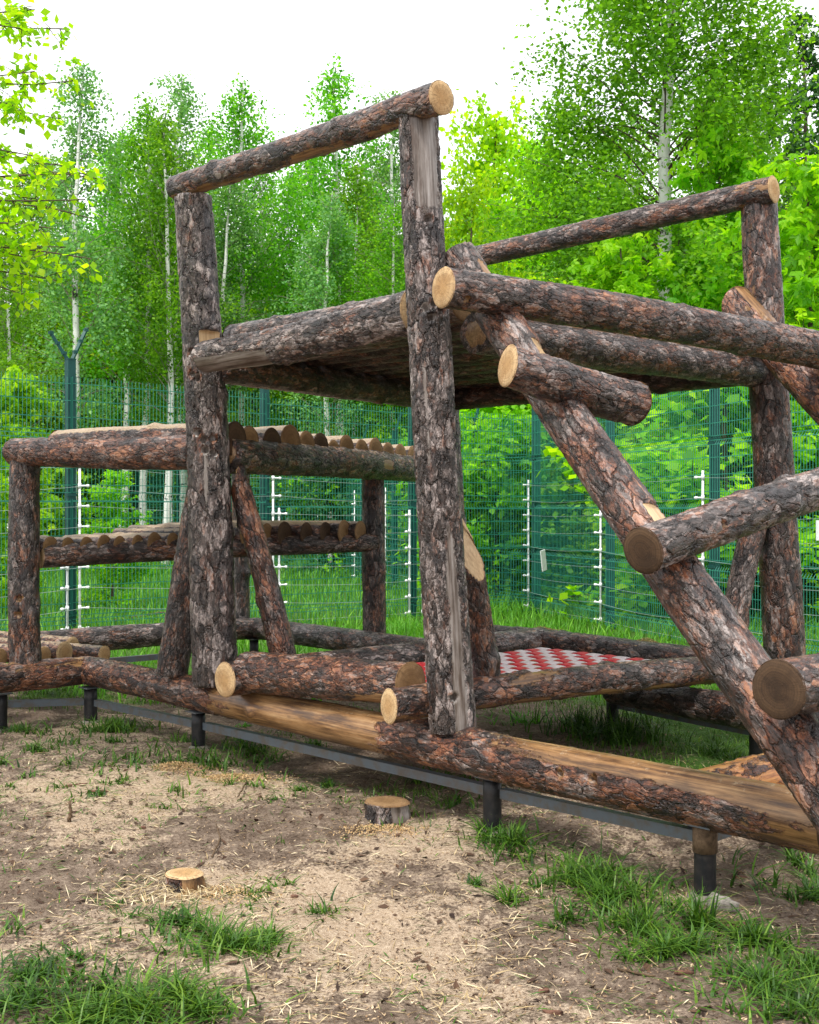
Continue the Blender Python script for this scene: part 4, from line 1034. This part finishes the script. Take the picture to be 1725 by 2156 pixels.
for k, (px, py, n, rad, h, ti) in enumerate(tufts):
    Y = CAMZ / max(30, (py - CY)) * F
    for _ in range(3):
        x = (px - CX) / F * Y; Y = (CAMZ - float(gz(x, Y))) / max(30, (py - CY)) * F
    r_ = np.random.default_rng(400 + k); near_ = Y < 7.5; n2 = int(n * 1.0); a = r_.uniform(0, 2 * np.pi, n2); rr = rad * np.abs(r_.normal(0, .72, n2))
    X = x + rr * np.cos(a) * 1.35; YY = Y + rr * np.sin(a)
    keep = fbm(np.stack([X, YY, 0 * X], 1) * 11, 200 + k, 2) > (.50 if near_ else .42); X, YY = X[keep], YY[keep]
    if len(X) < 3: continue
    P = np.stack([X, YY, gz(X, YY) - .008], 1)
    v, q, t = blades(P, h * 1.1, .0095 if Y < 7 else .010, 1.15 if h < .15 else .7, 500 + k, ti - .06, 3)
    TV['grass' if Y < 9 else 'meadow'].append((v, q, t))
for mk, nm, lb in (('grass', 'grass_tufts', 'thick tufts of green grass standing about the sandy yard'), ('meadow', 'tall_grass', 'tall pale grass growing along the foot of the fences')):
    off_ = np.cumsum([0] + [len(a[0]) for a in TV[mk]])
    tag(mesh_np(nm, np.vstack([a[0] for a in TV[mk]]), [np.vstack([a[1] + o_ for a, o_ in zip(TV[mk], off_)])], M[mk], None, None, False, {'tint': np.vstack([a[2] for a in TV[mk]])}), lb, kind='stuff')

# ------------------------------------------------------------------ litter on the ground
def flakes(P, sx, sy, seed, tint, tilt=.5, bend=.0):
    r_ = np.random.default_rng(seed); n = len(P); az = r_.uniform(0, 2 * np.pi, n)
    d = np.stack([np.cos(az), np.sin(az), r_.normal(0, tilt, n)], 1); d /= np.linalg.norm(d, axis=1)[:, None]
    s = np.stack([-np.sin(az), np.cos(az), r_.normal(0, tilt, n)], 1); s /= np.linalg.norm(s, axis=1)[:, None]
    a = (sx * r_.uniform(.4, 1.6, n))[:, None]; b = (sy * r_.uniform(.5, 1.5, n))[:, None]
    up = np.array([0, 0, 1.]) * (r_.uniform(0, bend + 1e-6, n))[:, None]
    v = np.stack([P - d * a, P - s * b + up, P + d * a, P + s * b + up], 1)
    return v.reshape(-1, 3), np.arange(4 * n).reshape(n, 4), np.stack([np.repeat(np.clip(tint, 0, 1), 4)] * 3, 1)

def gp(px, py):
    Y = CAMZ / (py - CY) * F
    for _ in range(4): x = (px - CX) / F * Y; Y = (CAMZ - float(gz(x, Y))) / (py - CY) * F
    return V3(x, Y, float(gz(x, Y)))
r0_ = np.random.default_rng(61)
P = scatter(80000, -3.2, 3.2, 3.4, 9.5, 62, lambda x, y: infr(x, y, .37) * np.clip((4.6 / y) ** 2, .12, 1)); P[:, 2] += .008
v, q, t = flakes(P, .008, .0032, 63, np.clip(r0_.beta(1.1, 1.0, len(P)), 0, 1), .4)
tag(mesh_np('wood_chips', v, [q], M['chips'], None, None, False, {'tint': t}), 'wood chips and bark crumbs scattered over the yard', kind='stuff')
P = scatter(15000, -3.2, 3.2, 3.4, 8.0, 64, lambda x, y: infr(x, y, .37) * np.clip((4.6 / y) ** 2, .12, 1) * (.25 + .75 * (fbm(np.stack([x, y, 0 * x], -1) * 1.4, 8, 2) > .5))); P[:, 2] += .012
c_ = gp(350, 1885); a_ = r0_.normal(size=(420, 2)) * [.16, .14]; E_ = np.stack([c_[0] + a_[:, 0], c_[1] + a_[:, 1]], 1)
P = np.vstack([P, np.stack([E_[:, 0], E_[:, 1], gz(E_[:, 0], E_[:, 1]) + .02], 1)])
v, q, t = flakes(P, .040, .0022, 65, r0_.uniform(0, 1, len(P)), .22, .004)
tag(mesh_np('dry_straw', v, [q], M['straw'], None, None, False, {'tint': t}), 'dry straw and dead grass stems lying on the soil', kind='stuff')
P = scatter(1100, -3.0, 3.0, 3.5, 7.5, 66, lambda x, y: infr(x, y, .37)); P[:, 2] += .010
v, q, t = flakes(P, .022, .010, 67, r0_.uniform(0, .35, len(P)), .3, .006)
tag(mesh_np('bark_flakes', v, [q], M['chips'], None, None, False, {'tint': t}), 'dark flakes of pine bark lying on the soil', kind='stuff')
def dclip(x, y):
    p = np.stack([x, y, 0 * x], -1)
    return infr(x, y, .37) * (.05 + .5 * sstep(.50, .68, fbm(p * 1.5, 13, 3)) + .55 * np.exp(-((x + 1.9) ** 2 + (y - 6.6) ** 2) / .9) + .5 * np.exp(-((x - .95) ** 2 + (y - 4.6) ** 2) / .25) + .4 * np.exp(-((x + 1.2) ** 2 + (y - 4.2) ** 2) / .3))
P = scatter(26000, -3.2, 3.2, 3.4, 9.5, 68, lambda x, y: dclip(x, y) * np.clip((4.8 / y) ** 1.5, .15, 1)); P[:, 2] += .012
v, q, t = flakes(P, .030, .0022, 69, r0_.uniform(.1, .8, len(P)), .25, .004)
tag(mesh_np('grass_clippings', v, [q], M['grass'], None, None, False, {'tint': t}), 'cut blades of grass lying scattered on the soil', kind='stuff')
# sawdust piles on logs and by the stump
def pile(px, py, Y, rx, rz_, n, label, z=None, sz=.005):
    n = int(n * 2.2)
    r_ = np.random.default_rng(int(px + py)); c = at(px, py, Y) if z is None else V3(*at(px, py, Y)[:2], z)
    P = r_.normal(size=(n, 3)) * V3(rx, rx * .55, 0); rr = (P[:, 0] / rx) ** 2 + (P[:, 1] / (rx * .55)) ** 2
    P[:, 2] = rz_ * np.exp(-rr * .7) * r_.uniform(.2, 1, n)
    v, q, t = flakes(P, sz, sz * .6, int(px), np.clip(r_.normal(.5, .25, n), 0, 1), .6)
    tag(mesh_np('sawdust', v, [q], M['shavings'], None, Vector(c), False, {'tint': t}), label, kind='stuff')
pile(1360, 1356, 8.75, .07, .05, 700, 'yellow shavings heaped on the back bench log'); pile(1140, 1326, 9.5, .06, .03, 400, 'yellow shavings on the back bench log by the brace')
pile(1440, 1395, 8.05, .03, .02, 200, 'pinch of shavings on the bench log beside the climbing log'); pile(800, 1340, 10.7, .07, .03, 300, 'sawdust at the foot of the rear post')
p_ = gp(820, 1745); pile(820, 1745, p_[1], .15, .015, 900, 'pale sawdust spilled in front of the stump', p_[2])
p_ = gp(420, 1880); pile(420, 1880, p_[1], .15, .012, 700, 'pale sawdust around the small sawn stump', p_[2])
p_ = gp(490, 1640); pile(490, 1640, p_[1], .14, .03, 1200, 'orange shavings near the second steel leg', p_[2])
p_ = gp(370, 1620); pile(370, 1620, p_[1], .15, .05, 1400, 'heap of reddish bark crumbs by the steel leg', p_[2])

# ------------------------------------------------------------------ stumps, stone, twigs, bark pieces
def stump(px, py, h, r, label, endmat='end', mat='bark_dark'):
    p = gp(px, py); o = log('tree_stump', None, p - V3(0, 0, .08), p + V3(.005, 0, h), r * 1.12, r * .96, mat, .012, ends=('', endmat), lump=.16, dust=.0, peel=lambda T, N, W: .75 * (N[..., 0] > .1) + 0 * T, knots=2)
    return tag(o, label, 'tree stump')
stump(815, 1722, .09, .118, 'short grey stump with a sawdust top below the long front log', 'end_tan', 'bark_post')
stump(385, 1862, .052, .082, 'small low stump with a clean pale top among straw', 'end', 'bark_red')

def lump_mesh(name, p, d, mat, seed, label, cat, rot=0, flat=False):
    n, m_ = 18, 12; th = np.arange(n) / n * 2 * np.pi; ph = np.linspace(.02, math.pi - .02, m_)
    PH, TH = np.meshgrid(ph, th, indexing='ij'); S = np.stack([np.sin(PH) * np.cos(TH), np.sin(PH) * np.sin(TH), np.cos(PH)], -1)
    e = .55 if flat else .8
    S = np.sign(S) * np.abs(S) ** e
    V = S * np.asarray(d) * (1 + (fbm(S * 1.9 + seed, seed, 3) - .5)[..., None] * .9)
    c, s = math.cos(rot), math.sin(rot); V = V @ np.array([[c, s, 0], [-s, c, 0], [0, 0, 1]])
    i = np.arange(m_ - 1)[:, None] * n + np.arange(n); j = np.arange(m_ - 1)[:, None] * n + (np.arange(n) + 1) % n
    q = np.stack([i, i + n, j + n, j], -1).reshape(-1, 4)
    o = mesh_np(name, V.reshape(-1, 3), [q], M[mat], None, Vector(p) + Vector((0, 0, d[2] * .5)), True)
    return tag(o, label, cat)
lump_mesh('stone', gp(1518, 1912), (.075, .035, .035), 'stone', 3, 'grey elongated stone leaning at the foot of the nearest steel leg', 'stone', -.7)
lump_mesh('bark_slab', gp(1535, 1952), (.10, .035, .012), 'barkchip', 5, 'flat sandy slab of bark lying in front of the grey stone', 'bark slab', -.15, True)
bp = [(160, 1655, .10, .022, .5, 'dark strip of bark in the thin grass at the left, upper of two'), (205, 1668, .10, .02, -.1, 'dark strip of bark in the thin grass at the left, lower of two'), (1145, 2090, .035, .016, .3, 'curled dark bark flake at the bottom, near the middle'),
      (1160, 1855, .05, .016, .6, 'dark bark splinter left of the thick grass'), (1440, 2050, .06, .012, -.2, 'thin bark piece on the sand below the grass row'), (1165, 2135, .05, .014, -.3, 'reddish bark strip at the bottom edge'),
      (620, 1890, .03, .014, .1, 'flat bark chip beside the small stump'), (1210, 1985, .03, .018, .1, 'small dark bark lump on the sandy path'), (300, 1745, .03, .010, .6, 'short bark stick on the sand behind the small stump'), (1560, 1650 + 200, .06, .014, -.4, 'bark strip behind the nearest steel leg')]
for k, (px, py, a, b, rot, lb) in enumerate(bp):
    lump_mesh('bark_piece', gp(px, py), (a * .6, b * .6, .008), 'barkchip', 20 + k, lb, 'bark piece', rot, True)
def twig(pts, r, label, name='twig'):
    o = MB(); P = [np.asarray(p) for p in pts]; n0_ = P[0].copy()
    q = np.array([p - n0_ for p in P]); tt = np.linspace(0, len(P) - 1, 4 * len(P)); qq = np.stack([np.interp(tt, np.arange(len(P)), q[:, c]) for c in range(3)], 1)
    qq += np.random.default_rng(int(px)).normal(size=qq.shape) * r * .35
    o.tube(qq, np.linspace(r, r * .6, len(qq)), 7); return tag(o.build(name, M['twig'], None, Vector(n0_), True), label, 'twig')
p = gp(147, 1732); twig([p, p + V3(.004, 0, .05), p + V3(-.002, 0, .105)], .011, 'short upright stub of a cut sapling on the left')
p = gp(742, 1756); twig([p, p + V3(.02, .01, .04), p + V3(.045, .02, .075)], .007, 'short twig stub poking up left of the stump')
p = gp(447, 1805); p2 = gp(455, 1740); twig([p, (p + p2) / 2 + V3(.03, 0, .012), p2 + V3(0, 0, .01)], .005, 'thin bent twig lying behind the small stump')
p = gp(520, 1650); p2 = gp(500, 1690); twig([p + V3(0, 0, .01), p2 + V3(0, 0, .03)], .006, 'short dark twig near the orange shavings')
p = gp(1300, 2045); p2 = gp(1380, 2060); twig([p + V3(0, 0, .008), p2 + V3(0, 0, .008)], .005, 'thin dark stick on the sand below the grass row')
# fallen branch behind the left fence
p = at(230, 1310, 17.0); twig([p, at(285, 1298, 17.2), at(350, 1290, 17.4), at(415, 1305, 17.4)], .022, 'fallen grey branch in the meadow behind the left fence', 'fallen_branch')
# drop prototypes that were never placed
for k_, o in PROTO.items():
    if k_ not in FIRST:
        for ch in list(o.children): bpy.data.objects.remove(ch)
        bpy.data.objects.remove(o)
for o in scn.objects:
    if '_h' in o: del o['_h']
